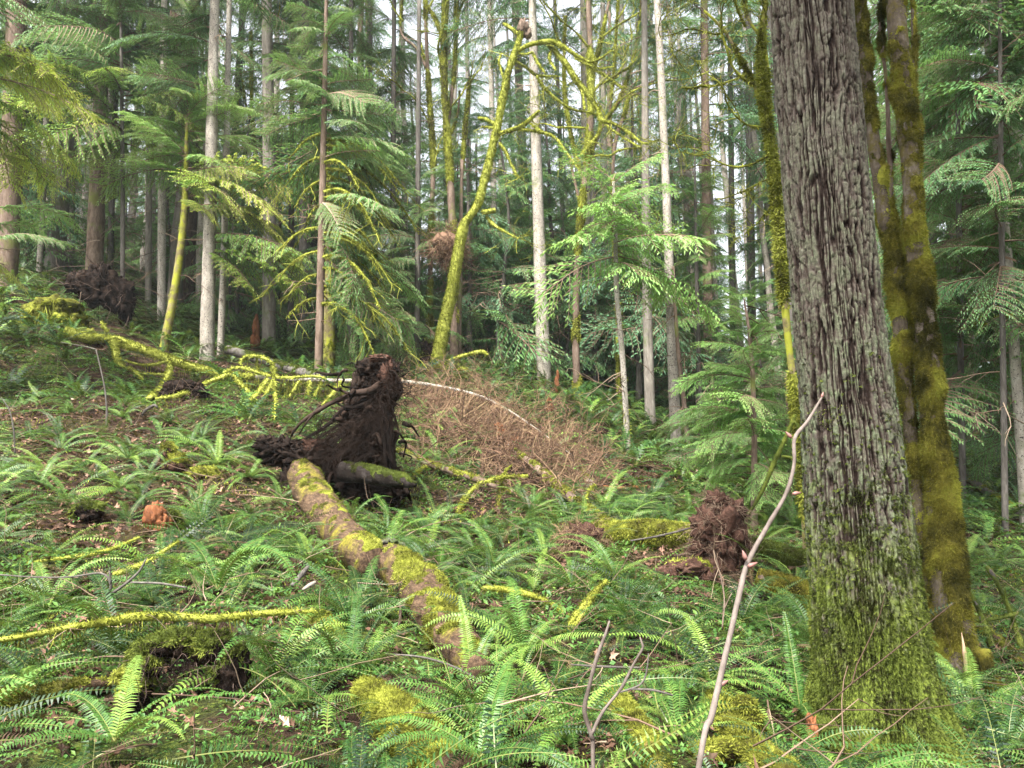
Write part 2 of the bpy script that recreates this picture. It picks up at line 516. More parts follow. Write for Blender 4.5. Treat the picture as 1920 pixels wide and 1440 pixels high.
u = np.linspace(-1, 1, 460)
t_ = np.linspace(0, 1, 520)
gx = np.sign(u) * (14 * np.abs(u) + 36 * np.abs(u) ** 3 + 44 * np.abs(u) ** 9)
gy = -6 + 20 * t_ + 55 * t_ ** 3 + 49 * t_ ** 10
XX, YY = np.meshgrid(gx, gy)
xy = np.column_stack((XX.ravel(), YY.ravel()))
zz = hz(xy)
nx, ny = len(gx), len(gy)
i = np.arange(ny - 1)[:, None] * nx; j = np.arange(nx - 1)[None, :]
Q = np.stack((i + j, i + j + 1, i + nx + j + 1, i + nx + j), -1).reshape(-1, 4)
EXTRA = [(60, 830, .8, .6), (200, 890, .9, .7), (350, 860, .9, .7), (250, 1010, .7, .45), (100, 920, .8, .6), (60, 1000, .6, .4), (430, 950, .7, .6), (440, 1010, .6, .4), (490, 900, .7, .8), (230, 820, 1.0, .7), (430, 800, .9, .8), (20, 900, .7, .5), (350, 1040, .5, .35), (150, 1090, .5, .35), (1050, 1060, .6, .5), (850, 1150, .5, .35), (900, 950, .9, .7), (1100, 860, 1.0, 1.2)]
PATCH = []   # bare places: centre (from the photograph), half sizes
for px, py, rx, ry in ((330, 925, 1.15, .9), (240, 960, 1.0, .8), (120, 850, 1.3, .9), (60, 760, 1.2, .8), (420, 880, 1.0, 1.0), (130, 1000, .8, .5), (180, 760, 1.2, .6),
                       (960, 860, 1.3, 2.4), (900, 790, 1.2, 1.6), (1280, 1060, .7, .8), (1180, 900, 1.3, 1.4), (1000, 690, 1.4, 1.0), (920, 720, 1.0, .8), (330, 690, 1.5, 1.4), (300, 900, .8, .8), (1330, 1130, .4, .4), *EXTRA):
    g = G(px, py); PATCH.append((g[0], g[1], rx, ry))
def bare(xy):
    xy = np.asarray(xy, float).reshape(-1, 2)
    b = np.zeros(len(xy))
    nz = vnoise(np.column_stack((xy, np.zeros(len(xy)))) * 1.3, 9) * 0.35
    for x, y, rx, ry in PATCH:
        b = np.maximum(b, 1 - smooth(0.6, 1.15, np.hypot((xy[:, 0] - x) / rx, (xy[:, 1] - y) / ry) + nz))
    return b
g = Geo()
g.add(np.column_stack((xy, zz)), Q=Q, tint=bare(xy))
m, t, out = mk('forest_floor')
v = coords(t)
n1 = noise(t, v, 1.1, 6, 0.6); n2 = noise(t, v, 7, 6, 0.7); n3 = noise(t, v, 28, 4, 0.7)
soil = ramp(t, n2, [(0.34, (0.008, 0.006, 0.004)), (0.54, (0.045, 0.027, 0.018)), (0.74, (0.15, 0.095, 0.065))])
green = ramp(t, n3, [(0.3, (0.008, 0.014, 0.005)), (0.5, (0.035, 0.055, 0.012)), (0.7, (0.13, 0.155, 0.03))])
k = math_(t, 'MULTIPLY', math_(t, 'SUBTRACT', math_(t, 'ADD', n1, math_(t, 'MULTIPLY', n2, 0.3)), 0.60), 7.0); k.node.use_clamp = True
k = math_(t, 'MULTIPLY', k, math_(t, 'SUBTRACT', 1.0, math_(t, 'MULTIPLY', attr(t), 0.8)))
col = mix(t, k, soil, green)
finish(t, out, col, 0.85, bump=math_(t, 'ADD', n2, math_(t, 'MULTIPLY', n3, 0.5)), bstr=1.0, bdist=0.06, spec=0.06)
M['ground'] = m
ground = g.build('ground', M['ground'])
tag(ground, 'sloping forest floor of brown leaf litter and moss', kind='structure')

# ------------------------------------------------------------------ sticks, logs and branches
def pix_path(spec, lift=0.35):
    """spec: (px, py, width_px[, metres ahead]) -> points and radii; without a distance the point lies on the ground"""
    Pn, rn = [], []
    for s in spec:
        if len(s) == 4:
            p = P(s[0], s[1], s[3])
        else:
            p = G(s[0], s[1] + s[2] * 0.35)
            p = P(s[0], s[1], p[1])
        Pn.append(p); rn.append(rad(p, s[2]))
    return np.array(Pn), np.array(rn)

def up_mask(lo=-0.2, hi=0.5):
    return lambda p, n: 0.04 + smooth(lo, hi, n[:, 2] + 0.5 * fbm(p * 2.3, 3, 8))

def limb(name, path, radii, barkm, parent=None, n=10, amp=0.12, freq=9, seed=0, moss=None, dens=5000, ln=0.022, wd=0.004, hang=0.4, mlo=-0.4, mhi=0.4, step=None, drape=None, mtint=(0.15, 0.95), base=0.62):
    """a limb or log with bark, plus a coat of moss as a part of it"""
    rmax = float(np.max(radii))
    C, r = catmull(path, radii, step or max(0.03, rmax * 0.5))
    rr = float(np.mean(r))
    V, Q, T, N = tube(C, r * (0.93 if moss else 1), n, lumpy(amp * rr, freq, seed))
    g = Geo(); g.add(V, Q, T)
    o = g.build(name, barkm, parent)
    if moss:
        mg = Geo()
        # a swollen cushion just above the bark on the mossy side, then blades
        msk = up_mask(mlo, mhi)
        k = msk(V, N)
        V2 = V + N * ((k - 0.42) * rr * 0.35 + 0.004)[:, None] + N * (0.12 * rr * fbm(V * freq * 2, 3, seed + 5))[:, None]
        mg.add(V2, Q, T, m=0, tint=np.clip(base * (mtint[0] + mtint[1]) / 1.1 + 0.5 * fbm(V * 6, 3, 5), 0, 1))
        fuzz(mg, V2, Q, N, dens, ln, wd, rng_(seed + 77), hang, msk, tint=mtint)
        if drape:
            rg = rng_(seed + 5)
            cnt = int(drape[0] * np.linalg.norm(np.diff(C, axis=0), axis=1).sum())
            for _ in range(cnt):
                q = C[rg.integers(len(C))] + rg.normal(0, rr * 0.5, 3)
                L = drape[1] * rg.uniform(0.3, 1.2)
                strand(mg, q, L, rg, 0.006)
        mo = mg.build('moss', moss, o)
    return o

def strand(geo, q, L, rg, w, m=0, tint=None, sway=0.18, segs=4):
    pts_ = [q]
    d = rg.normal(0, sway, 3); d[2] = -1
    for s in range(segs):
        pts_.append(pts_[-1] + d * L / segs + rg.normal(0, sway * L / segs, 3) * (1, 1, .3))
    ribbon(geo, np.array(pts_), w, m, rg.uniform(0.3, 0.8) if tint is None else tint, rg)

def ribbon(geo, C, w, m=0, tint=0.5, rg=None):
    """a thin three-sided twig"""
    n = len(C)
    T = np.gradient(C, axis=0)
    a = np.cross(T, (0.31, 0.2, 0.93)); a /= np.linalg.norm(a, axis=1)[:, None] + 1e-9
    b = np.cross(T, a); b /= np.linalg.norm(b, axis=1)[:, None] + 1e-9
    ww = (w * np.linspace(1, 0.35, n))[:, None]
    V = np.stack((C + a * ww, C - a * ww * .5 + b * ww * .87, C - a * ww * .5 - b * ww * .87), 1).reshape(-1, 3)
    i = np.arange(n - 1)[:, None] * 3; j = np.arange(3)[None, :]; j2 = (j + 1) % 3
    Q = np.stack((i + j, i + j2, i + 3 + j2, i + 3 + j), -1).reshape(-1, 4)
    geo.add(V, Q, m=m, tint=tint)

def twigs(geo, p, d, L, w, rg, depth=2, m=0, nseg=5, wob=0.25, grav=0.0, kids=4, tint=None, spread=0.7):
    """a small branching twig"""
    C = [p]; dd = d / np.linalg.norm(d)
    for s in range(nseg):
        dd = dd + rg.normal(0, wob, 3) * 0.5 + np.array((0, 0, -grav)); dd /= np.linalg.norm(dd)
        C.append(C[-1] + dd * L / nseg)
    C = np.array(C)
    ribbon(geo, C, w, m, rg.uniform(0.2, 0.9) if tint is None else tint)
    if depth > 0:
        for _ in range(kids):
            k = rg.integers(1, nseg + 1)
            nd = (C[k] - C[k - 1]); nd /= np.linalg.norm(nd)
            nd = nd + rg.normal(0, spread, 3)
            twigs(geo, C[k], nd, L * rg.uniform(0.35, 0.7), w * 0.62, rg, depth - 1, m, max(3, nseg - 1), wob, grav, kids, tint, spread)

def lump(geo, c, r, seed, n=18, amp=0.35, freq=1.6, m=0, tint=0.5):
    """a rough lump (rounded block of soil or moss); r may be a triple"""
    r = np.broadcast_to(np.asarray(r, float), (3,))
    th = np.linspace(0, 2 * np.pi, n * 2, endpoint=False); ph = np.linspace(0.05, np.pi - 0.05, n)
    D_ = np.stack((np.sin(ph)[:, None] * np.cos(th), np.sin(ph)[:, None] * np.sin(th), np.broadcast_to(np.cos(ph)[:, None], (n, 2 * n))), -1).reshape(-1, 3)
    V = D_ * (1 + amp * fbm(D_ * freq * 1.6 + seed, 5, seed, 0.6) * 1.6)[:, None] * r + c
    i = np.arange(n - 1)[:, None] * 2 * n; j = np.arange(2 * n)[None, :]; j2 = (j + 1) % (2 * n)
    Q = np.stack((i + j, i + 2 * n + j, i + 2 * n + j2, i + j2), -1).reshape(-1, 4)
    T = []
    k = len(V); V = np.vstack((V, c + (0, 0, r[2]), c - (0, 0, r[2])))
    jj = np.arange(2 * n)
    T = np.vstack((np.stack((np.full(2 * n, k), jj, (jj + 1) % (2 * n)), -1), np.stack((np.full(2 * n, k + 1), (n - 1) * 2 * n + (jj + 1) % (2 * n), (n - 1) * 2 * n + jj), -1)))
    geo.add(V, Q, T, m, tint)
    N = (V - c) / r ** 2; N /= np.linalg.norm(N, axis=1)[:, None] + 1e-9
    return V, Q, N

# ------------------------------------------------------------------ ferns
def frond(geo, L, az, e0, arch, npair, rg, hi=True, m=0, mr=1, o=(0, 0, 0), tint=0.5, pw=0.085, twist=None):
    s = np.linspace(0, 1, npair + 1)
    el = e0 - arch * s ** 1.3
    ds = L / npair
    x = np.concatenate(([0], np.cumsum(np.cos(el[:-1]) * ds)))
    z = np.concatenate(([0], np.cumsum(np.sin(el[:-1]) * ds)))
    yb = 0.10 * L * rg.normal() * s ** 2
    ca, sa = math.cos(az), math.sin(az)
    C = np.column_stack((x * ca - yb * sa, x * sa + yb * ca, z)) + np.asarray(o)
    T = np.gradient(C, axis=0); T /= np.linalg.norm(T, axis=1)[:, None]
    S = np.column_stack((np.full(npair + 1, -sa), np.full(npair + 1, ca), np.zeros(npair + 1)))
    tw = rg.normal(0, 0.3) if twist is None else twist
    U = np.cross(T, S); U *= np.sign(U[:, 2:3] + 1e-6)
    S = S * math.cos(tw) + U * math.sin(tw)
    U = np.cross(T, S); U *= np.sign(U[:, 2:3] + 1e-6)
    step = 1 if hi else 3
    ribbon(geo, C[::step], 0.0032 if hi else 0.006, mr, 0.5)
    k = np.arange(2, npair)
    sk = s[k]
    prof = np.clip(np.minimum(0.55 + 2.2 * sk, 1.12 - 0.95 * sk ** 2.2), 0.05, 1.0)
    for side in (1, -1):
        pl = pw * prof * rg.uniform(0.85, 1.1, len(k)) * (L / 0.9) ** 0.6
        fwd = 0.32 + rg.normal(0, 0.06, len(k))
        d = S[k] * side + T[k] * fwd[:, None] + U[k] * (0.22 + rg.normal(0, 0.05, len(k)))[:, None]
        d /= np.linalg.norm(d, axis=1)[:, None]
        wv = T[k] * 0.9 + rg.normal(0, 0.08, (len(k), 3))
        w0 = (0.0088 if hi else 0.017) * (L / 0.9) * (1 if hi else 34 / npair * 0.8)
        b = C[k]
        if hi:
            mid = b + d * (pl * 0.45)[:, None] + U[k] * (pl * 0.05)[:, None]
            tip = b + d * pl[:, None] - U[k] * (pl * 0.22)[:, None] - np.array((0, 0, 1)) * (pl * 0.1)[:, None]
            V = np.stack((b - wv * w0 * .8, b + wv * w0 * .9, mid + wv * w0 * .95, mid - wv * w0 * .75, tip), 1).reshape(-1, 3)
            kk = np.arange(len(k))[:, None] * 5
            geo.add(V, Q=kk + np.array([[0, 1, 2, 3]]), T=kk + np.array([[3, 2, 4]]), m=m, tint=np.repeat(np.clip(tint + rg.normal(0, 0.07, len(k)), 0, 1), 5))
        else:
            tip = b + d * pl[:, None] - U[k] * (pl * 0.15)[:, None]
            V = np.stack((b - wv * w0, b + wv * w0, tip), 1).reshape(-1, 3)
            geo.add(V, T=np.arange(3 * len(k)).reshape(-1, 3), m=m, tint=np.repeat(np.clip(tint + rg.normal(0, 0.08, len(k)), 0, 1), 3))

def fern_geo(seed, hi=True, nf=15, L=0.85):
    rg = rng_(seed)
    g = Geo()
    npair = 36 if hi else 13
    for k in range(nf):
        az = k * 2.399 + rg.normal(0, 0.6)
        e0 = rg.uniform(0.15, 1.2)
        frond(g, L * rg.uniform(0.45, 1.2), az, e0, e0 + rg.uniform(0.05, 0.9), npair, rg, hi, 0, 1, (0, 0, 0.02), np.clip(rg.normal(0.5, 0.2), 0.1, 1.0), pw=0.082)
    for k in range(2 if hi else 1):
        frond(g, L * rg.uniform(0.5, 0.8), rg.uniform(0, 6.3), 0.25, 0.7, npair, rg, hi, 2, 1, (0, 0, 0.01), rg.uniform(.2, .9), pw=0.06)
    return g

FM = [M['fern'], M['rachis'], M['fern_dead']]
FERN_HI = [fern_geo(100 + k, True, 12 + k % 4 * 3, 0.72 + 0.05 * (k % 4)).mesh('sword_fern', FM, smooth_=False) for k in range(12)]
FERN_LO_G = [fern_geo(200 + k, False, 14 + k % 3, 0.85).arrays() for k in range(6)]

def normal_at(x, y):
    e = 0.25
    h = hz0([(x - e, y), (x + e, y), (x, y - e), (x, y + e)])
    n = Vector((-(h[1] - h[0]) / (2 * e), -(h[3] - h[2]) / (2 * e), 1)).normalized()
    return n

# keep-out places (trunks, logs): filled by the builders below, then the ferns are scattered last
KEEP = []
def keep_front(line, r=.17, px=18):
    for a, b in zip(line[:-1], line[1:]):
        for f in (0, .5):
            x, y, w_ = [a[k] * (1 - f) + b[k] * f for k in range(3)]
            for dy in (0, px):
                q = G(x, min(y + w_ * .5 + dy, 1560)); KEEP.append((q[0], q[1], r))
def keep_path(C, r, every=4):
    for k in range(0, len(C), every):
        KEEP.append((C[k][0], C[k][1], r))

# ------------------------------------------------------------------ conifer branches
def branch_arrays(seed, nb=13, ns=7, blade=(0.055, 0.013), droop=0.35, width=0.5, wood=1):
    """a flat drooping spray of unit length along +x"""
    rg = rng_(seed); g = Geo()
    s = np.linspace(0, 1, 12)
    C = np.column_stack((s, 0.06 * np.sin(s * 3 + rg.random() * 6) * s, 0.10 * s - droop * s ** 2))
    ribbon(g, C, 0.010, wood, 0.4)
    def leaf(b, d, up, L, w, ti):
        side = np.cross(d, up); side /= np.linalg.norm(side, axis=1)[:, None] + 1e-9
        mid = b + d * (L * 0.45)[:, None]
        tip = b + d * L[:, None] - np.array((0, 0, 1)) * (L * 0.25)[:, None]
        V = np.stack((b, mid + side * w[:, None], tip, mid - side * w[:, None]), 1).reshape(-1, 3)
        g.add(V, Q=np.arange(len(V)).reshape(-1, 4), m=0, tint=np.repeat(ti, 4))
    for k in range(nb * 2):
        t = 0.10 + 0.9 * (k + rg.random()) / (nb * 2)
        side = 1 if k % 2 else -1
        b = np.array([np.interp(t, s, C[:, c]) for c in range(3)])
        ang = R(rg.uniform(38, 62)) * side
        L = width * (math.sin(math.pi * min(1, 0.12 + 0.95 * (1 - t))) * 0.85 + 0.12) * rg.uniform(0.7, 1.2)
        d0 = np.array((math.cos(ang), math.sin(ang), -droop * t * 0.8 + rg.normal(0, 0.08)))
        q = np.linspace(0, 1, 5)[:, None]
        CB = b + d0 * L * q + np.array((0, 0, -1)) * (L * 0.35 * q ** 2)
        ribbon(g, CB, 0.004, wood, 0.4)
        u = (np.arange(ns * 2) + rg.random(ns * 2)) / (ns * 2)
        bb = np.column_stack([np.interp(u, q[:, 0], CB[:, c]) for c in range(3)])
        a2 = ang + np.where(np.arange(ns * 2) % 2 == 0, 1, -1) * np.radians(rg.uniform(30, 62, ns * 2))
        dd = np.column_stack((np.cos(a2), np.sin(a2), -0.35 - 0.4 * u + rg.normal(0, 0.22, ns * 2)))
        dd /= np.linalg.norm(dd, axis=1)[:, None]
        up = np.tile((0, 0, 1.0), (ns * 2, 1)) + rg.normal(0, 0.35, (ns * 2, 3))
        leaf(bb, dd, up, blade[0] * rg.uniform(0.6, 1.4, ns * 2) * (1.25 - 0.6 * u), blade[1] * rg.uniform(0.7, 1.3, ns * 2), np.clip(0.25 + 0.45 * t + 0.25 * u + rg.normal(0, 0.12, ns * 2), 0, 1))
    return g.arrays()

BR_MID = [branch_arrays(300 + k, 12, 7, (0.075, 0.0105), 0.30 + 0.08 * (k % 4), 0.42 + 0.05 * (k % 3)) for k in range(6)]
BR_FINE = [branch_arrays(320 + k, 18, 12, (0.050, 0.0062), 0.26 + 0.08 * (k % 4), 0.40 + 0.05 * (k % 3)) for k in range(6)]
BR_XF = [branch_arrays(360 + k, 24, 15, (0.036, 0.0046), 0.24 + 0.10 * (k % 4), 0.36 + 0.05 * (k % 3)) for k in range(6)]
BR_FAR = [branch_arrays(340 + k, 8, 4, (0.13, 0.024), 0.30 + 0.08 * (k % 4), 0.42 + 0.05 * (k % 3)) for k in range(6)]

def put(geo, arr, pos, rot, sc, tshift=0.0, m=None, clip=None):
    V, Q, T, qm, tm, ti = arr
    W = V @ (np.asarray(rot).T * 1.0) * sc + pos
    geo.V.append(W.astype(np.float32))
    geo.ti.append(np.clip(ti + tshift, 0, 1).astype(np.float32))
    if len(Q): geo.Q.append(Q + geo.n); geo.qm.append(qm if m is None else np.full(len(Q), m, np.int32))
    if len(T): geo.T.append(T + geo.n); geo.tm.append(tm if m is None else np.full(len(T), m, np.int32))
    geo.n += len(W)

def rotm(az, pitch, roll=0.0):
    return np.array(Matrix.Rotation(az, 3, 'Z') @ Matrix.Rotation(-pitch, 3, 'Y') @ Matrix.Rotation(roll, 3, 'X'))

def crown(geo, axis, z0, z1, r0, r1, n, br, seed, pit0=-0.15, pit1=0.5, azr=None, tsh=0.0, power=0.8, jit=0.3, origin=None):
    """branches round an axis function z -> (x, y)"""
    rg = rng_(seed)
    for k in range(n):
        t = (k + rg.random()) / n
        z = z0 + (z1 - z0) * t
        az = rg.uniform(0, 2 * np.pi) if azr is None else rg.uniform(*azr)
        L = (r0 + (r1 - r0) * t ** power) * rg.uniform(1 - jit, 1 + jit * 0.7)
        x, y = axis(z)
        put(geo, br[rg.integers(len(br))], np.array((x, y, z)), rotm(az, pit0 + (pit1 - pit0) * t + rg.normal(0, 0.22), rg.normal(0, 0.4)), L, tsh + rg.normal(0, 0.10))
# ------------------------------------------------------------------ trees
def axis_of(C):
    z = C[:, 2]
    def f(q):
        return float(np.interp(q, z, C[:, 0])), float(np.interp(q, z, C[:, 1]))
    return f

def tree(name, label, cat, line, d, bark, seed, crowns=(), dead=14, group=None, ztop=None, moss=None, mdens=900, amp=0.10, nseg=12, taper_to=0.25, mln=0.05, flare=1.25, deadlen=1.0, mlo=-0.9, mhi=-0.2):
    """line: (px, py, width px) from the foot upwards, all d metres ahead"""
    rg = rng_(seed)
    Pn = [P(x, y, d) for x, y, wd_ in line]; rn = [rad(p, l[2]) for p, l in zip(Pn, line)]
    foot = Pn[0]
    gzz = gz(foot[0], foot[1])
    if gzz < foot[2]:
        Pn[0] = np.array((foot[0], foot[1], gzz))
    base = np.array((Pn[0][0], Pn[0][1], min(gzz, Pn[0][2])))
    Pn.insert(0, base - (0, 0, 0.5)); rn.insert(0, rn[0] * flare)
    if ztop:
        dv = (Pn[-1] - Pn[-2]) / (Pn[-1] - Pn[-2])[2]
        L = ztop - Pn[-1][2]
        if L > 1:
            for f in (0.5, 1.0):
                Pn.append(Pn[len(line)] + dv * L * f + (0, 0, 0)); rn.append(rn[len(line)] * (1 - (1 - taper_to) * f))
    C, r = catmull(Pn, rn, 0.35)
    root = thing(name, label, cat, tuple(base), group)
    V, Q, T, N = tube(C, r, nseg, lumpy(amp * float(np.mean(r)), 2.2, seed, 0.5))
    g = Geo(); g.add(V, Q, T)
    o = g.build('trunk', bark, root)
    if moss:
        mg = Geo()
        V2 = V + N * (0.006 + 0.15 * float(np.mean(r)) * np.clip(fbm(V * 3, 3, seed + 3), 0, 1))[:, None]
        fuzz(mg, V2, Q, N, mdens, mln, mln * 0.22, rg, 0.4, lambda p, n: smooth(-0.25, 0.25, fbm(p * 1.3, 3, seed) + 0.25 * n[:, 2] + 0.1))
        mg.build('moss', moss, o)
    if dead:
        ax = axis_of(C)
        for k in range(dead):
            tg = Geo()
            z = rg.uniform(base[2] + 1.0, min(C[-1][2], base[2] + 16))
            x, y = ax(z); a = rg.uniform(0, 6.28)
            rr = float(np.interp(z, C[:, 2], r))
            dv = np.array((math.cos(a), math.sin(a), rg.uniform(-0.5, 0.1)))
            twigs(tg, np.array((x, y, z)) + dv * rr * .6, dv, deadlen * rg.uniform(0.3, 1.3), 0.014, rg, 1, 0, 5, 0.3, 0.06, 3)
            tg.build('dead_branch', M['twig'], root)
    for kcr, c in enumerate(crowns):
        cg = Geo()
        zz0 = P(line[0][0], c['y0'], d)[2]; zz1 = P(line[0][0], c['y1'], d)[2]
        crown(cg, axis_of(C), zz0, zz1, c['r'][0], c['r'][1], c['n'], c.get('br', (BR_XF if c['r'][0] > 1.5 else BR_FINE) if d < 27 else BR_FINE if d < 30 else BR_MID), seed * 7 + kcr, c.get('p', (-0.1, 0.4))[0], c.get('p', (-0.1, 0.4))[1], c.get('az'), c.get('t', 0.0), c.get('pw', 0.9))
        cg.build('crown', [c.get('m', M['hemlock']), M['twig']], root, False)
    KEEP.append((base[0], base[1], rn[0] + 0.1))
    return root, C, r

ZT = 27
H, HY, FR, FI = M['hemlock'], M['hemlock_yellow'], M['fresh'], M['fir']
# --- the grey and brown conifers one can tell apart, from left to right
tree('conifer_tree', 'thick dark brown conifer trunk at the far left edge of the slope', 'tree', [(14, 490, 46), (24, 250, 44), (32, 0, 40)], 22, M['bark_brown'], 1,
     [dict(y0=200, y1=-60, r=(2.4, 2.4), n=16, m=H, t=0.2), dict(y0=-60, y1=-600, r=(3.5, 2), n=34)], ztop=ZT)
tree('conifer_tree', 'thin pale trunk between the dark left edge tree and a broad grey trunk', 'tree', [(76, 465, 12), (84, 300, 11), (90, 0, 9)], 25, M['bark_pale'], 2, ztop=22)
tree('conifer_tree', 'broad grey conifer trunk leaning slightly right, above a dark upturned root', 'tree', [(103, 470, 40), (122, 270, 33), (136, 0, 26)], 26, M['bark_grey'], 3,
     [dict(y0=200, y1=-500, r=(3.0, 2.8), n=36)], ztop=ZT)
tree('conifer_tree', 'narrow dark trunk close behind the broad leaning grey trunk', 'tree', [(130, 485, 15), (137, 300, 14), (142, 0, 12)], 29, M['bark_dark'], 4, ztop=24)
tree('conifer_tree', 'straight grey brown conifer trunk rising behind the dark upturned root plate', 'tree', [(178, 505, 36), (186, 250, 30), (198, 0, 20)], 25, M['bark_brown'], 5,
     [dict(y0=180, y1=-500, r=(3.0, 2.8), n=40, t=.05)], ztop=ZT)
tree('conifer_tree', 'slim dark mossy trunk just right of the brown trunk by the root plate', 'tree', [(206, 520, 13), (212, 300, 11), (224, 0, 9)], 27, M['bark_dark'], 6, moss=M['moss_green'], ztop=22)
tree('conifer_tree', 'thin grey trunk second left of the leaning mossy maple', 'tree', [(279, 540, 13), (280, 300, 12), (283, 0, 10)], 27, M['bark_grey'], 7, [dict(y0=120, y1=-400, r=(2.6, 2), n=34)], ztop=24)
tree('conifer_tree', 'pale grey straight trunk just left of the leaning mossy maple', 'tree', [(304, 572, 17), (304, 300, 15), (308, 0, 12)], 24, M['bark_pale'], 8, [dict(y0=60, y1=-500, r=(2.6, 2), n=34)], ztop=25)
_, C9, r9 = tree('maple_tree', 'bent mossy trunk leaning right with fresh green sprays near its top', 'tree', [(308, 645, 19), (328, 540, 16), (344, 420, 15), (348, 330, 9), (350, 230, 5)], 20, M['bark_moss'], 9,
     [dict(y0=330, y1=190, r=(2.2, 1.2), n=20, m=FR, p=(0.1, 0.5)), dict(y0=400, y1=310, r=(2.4, 2.4), n=10, m=HY, az=(-0.9, 0.3), p=(-0.3, 0.0), t=.15)], moss=M['moss'], mdens=900, mln=.035, ztop=None, dead=6)
tree('conifer_tree', 'tall pale grey trunk, thickest and brightest on the left, behind the fallen mossy tree', 'tree', [(388, 668, 30), (394, 400, 25), (399, 150, 21), (403, 0, 18)], 20, M['bark_pale'], 10,
     [dict(y0=190, y1=-60, r=(2.2, 2.4), n=10, t=.0, az=(2.2, 4.2)), dict(y0=-60, y1=-500, r=(2.6, 2.4), n=26), dict(y0=480, y1=430, r=(2.6, 2.6), n=5, m=HY, az=(-0.6, 0.3), p=(-0.2, 0))], ztop=ZT)
tree('conifer_tree', 'slender pale trunk immediately right of the thick bright grey trunk', 'tree', [(414, 642, 14), (422, 400, 13), (430, 0, 10)], 21, M['bark_pale'], 11,
     [dict(y0=-40, y1=-400, r=(1.8, 1.4), n=18)], ztop=24)
tree('conifer_tree', 'deeply furrowed grey fir trunk rising behind the red rotten snag', 'tree', [(504, 638, 27), (505, 350, 25), (500, 0, 20)], 25, M['bark_grey'], 12,
     [dict(y0=-30, y1=-500, r=(2.8, 2.6), n=18, m=FI)], ztop=ZT)
tree('conifer_tree', 'dark grey trunk halfway between the furrowed fir and the hemlock with mossy boughs', 'tree', [(568, 652, 19), (570, 300, 17), (573, 0, 14)], 26, M['bark_dark'], 13,
     [dict(y0=340, y1=-500, r=(3.2, 2.8), n=60, m=H, t=.1)], ztop=ZT)
tree('conifer_tree', 'brown moss spotted trunk directly behind the tan hemlock with mossy boughs', 'tree', [(617, 690, 24), (618, 450, 20), (616, 250, 14)], 19, M['bark_moss'], 14,
     [dict(y0=330, y1=120, r=(2.4, 1.0), n=22, m=H, br=BR_MID)], moss=M['moss_green'], ztop=None)
hroot, CH, rH = tree('hemlock_tree', 'tan hemlock trunk bearing many drooping yellow mossy boughs to its right', 'tree', [(597, 706, 17), (603, 450, 15), (608, 200, 11), (612, 0, 7), (614, -160, 2)], 18, M['bark_brown'], 15,
     [dict(y0=560, y1=200, r=(2.6, 1.6), n=22, m=H, p=(-0.5, 0.0), az=(-1.3, 0.9), t=0.1), dict(y0=260, y1=-150, r=(1.7, .5), n=44, m=H, t=.15)], ztop=None)
rg = rng_(151); ax = axis_of(CH)          # drooping moss clad boughs of that hemlock
for k in range(30):
    bg_ = Geo()
    yy = 250 + 330 * (k / 30)
    z = P(603, yy, 18)[2]; x, y = ax(z)
    a = rg.uniform(-0.9, 0.5) if k % 4 else rg.uniform(2.6, 3.7)
    L = rg.uniform(1.2, 2.5) * (1.0 if k % 4 else 0.45)
    pp = [np.array((x, y, z)), np.array((x, y, z)) + np.array((math.cos(a) * L * .35, math.sin(a) * L * .35, -L * .08)),
          np.array((x, y, z)) + np.array((math.cos(a) * L * .72, math.sin(a) * L * .72, -L * .34)), np.array((x, y, z)) + np.array((math.cos(a) * L, math.sin(a) * L, -L * .72))]
    C, r = catmull(pp, [0.030, 0.030, 0.022, 0.010], 0.12)
    V, Q, T, N = tube(C, r, 6, lumpy(0.015, 8, k)); bg_.add(V, Q, T, tint=rg.uniform(.35, .75))
    fuzz(bg_, V, Q, N, 1500, 0.05, 0.012, rg, 0.8)
    for q in range(4, len(C), 3):
        twigs(bg_, C[q], np.array((math.cos(a + rg.normal(0, .9)), math.sin(a + rg.normal(0, .9)), -0.7)), rg.uniform(.3, .8), 0.014, rg, 1, 0, 5, .2, .1, 4)
    bg_.build('mossy_bough', M['moss'], hroot)
# full hemlocks in the middle distance: blue green sprays in layers
MIDH = [(655, 690, 12, 25, 560, -200, 2.6, 46, 'young hemlock with layered sprays right of the tan mossy-boughed hemlock'),
        (735, 680, 13, 26, 600, -160, 2.6, 48, 'dense green hemlock filling the space left of the arched mossy snag'),
        (782, 690, 12, 24, 640, 330, 2.2, 34, 'short bushy hemlock at the left foot of the arched mossy snag'),
        (545, 640, 14, 29, 330, -300, 2.8, 44, 'hazy blue green hemlock behind the furrowed fir trunk'),
        (690, 650, 16, 31, 420, -420, 3.0, 44, 'tall hazy hemlock with pale upper sprays left of the twin mossy maples')]
for k, (x, y, wd_, d, y0, y1, r0, n, lab) in enumerate(MIDH):
    tree('hemlock_tree', lab, 'tree', [(x, y, wd_), (x + 2, 300, wd_ * .8), (x + 4, 0, wd_ * .6)], d, M['bark_dark'], 20 + k, [dict(y0=y0, y1=y1, r=(r0, r0 * .55), n=n, m=H if k < 3 else FI, t=0.08 * (k % 3))], ztop=None if k == 2 else 22, dead=8)
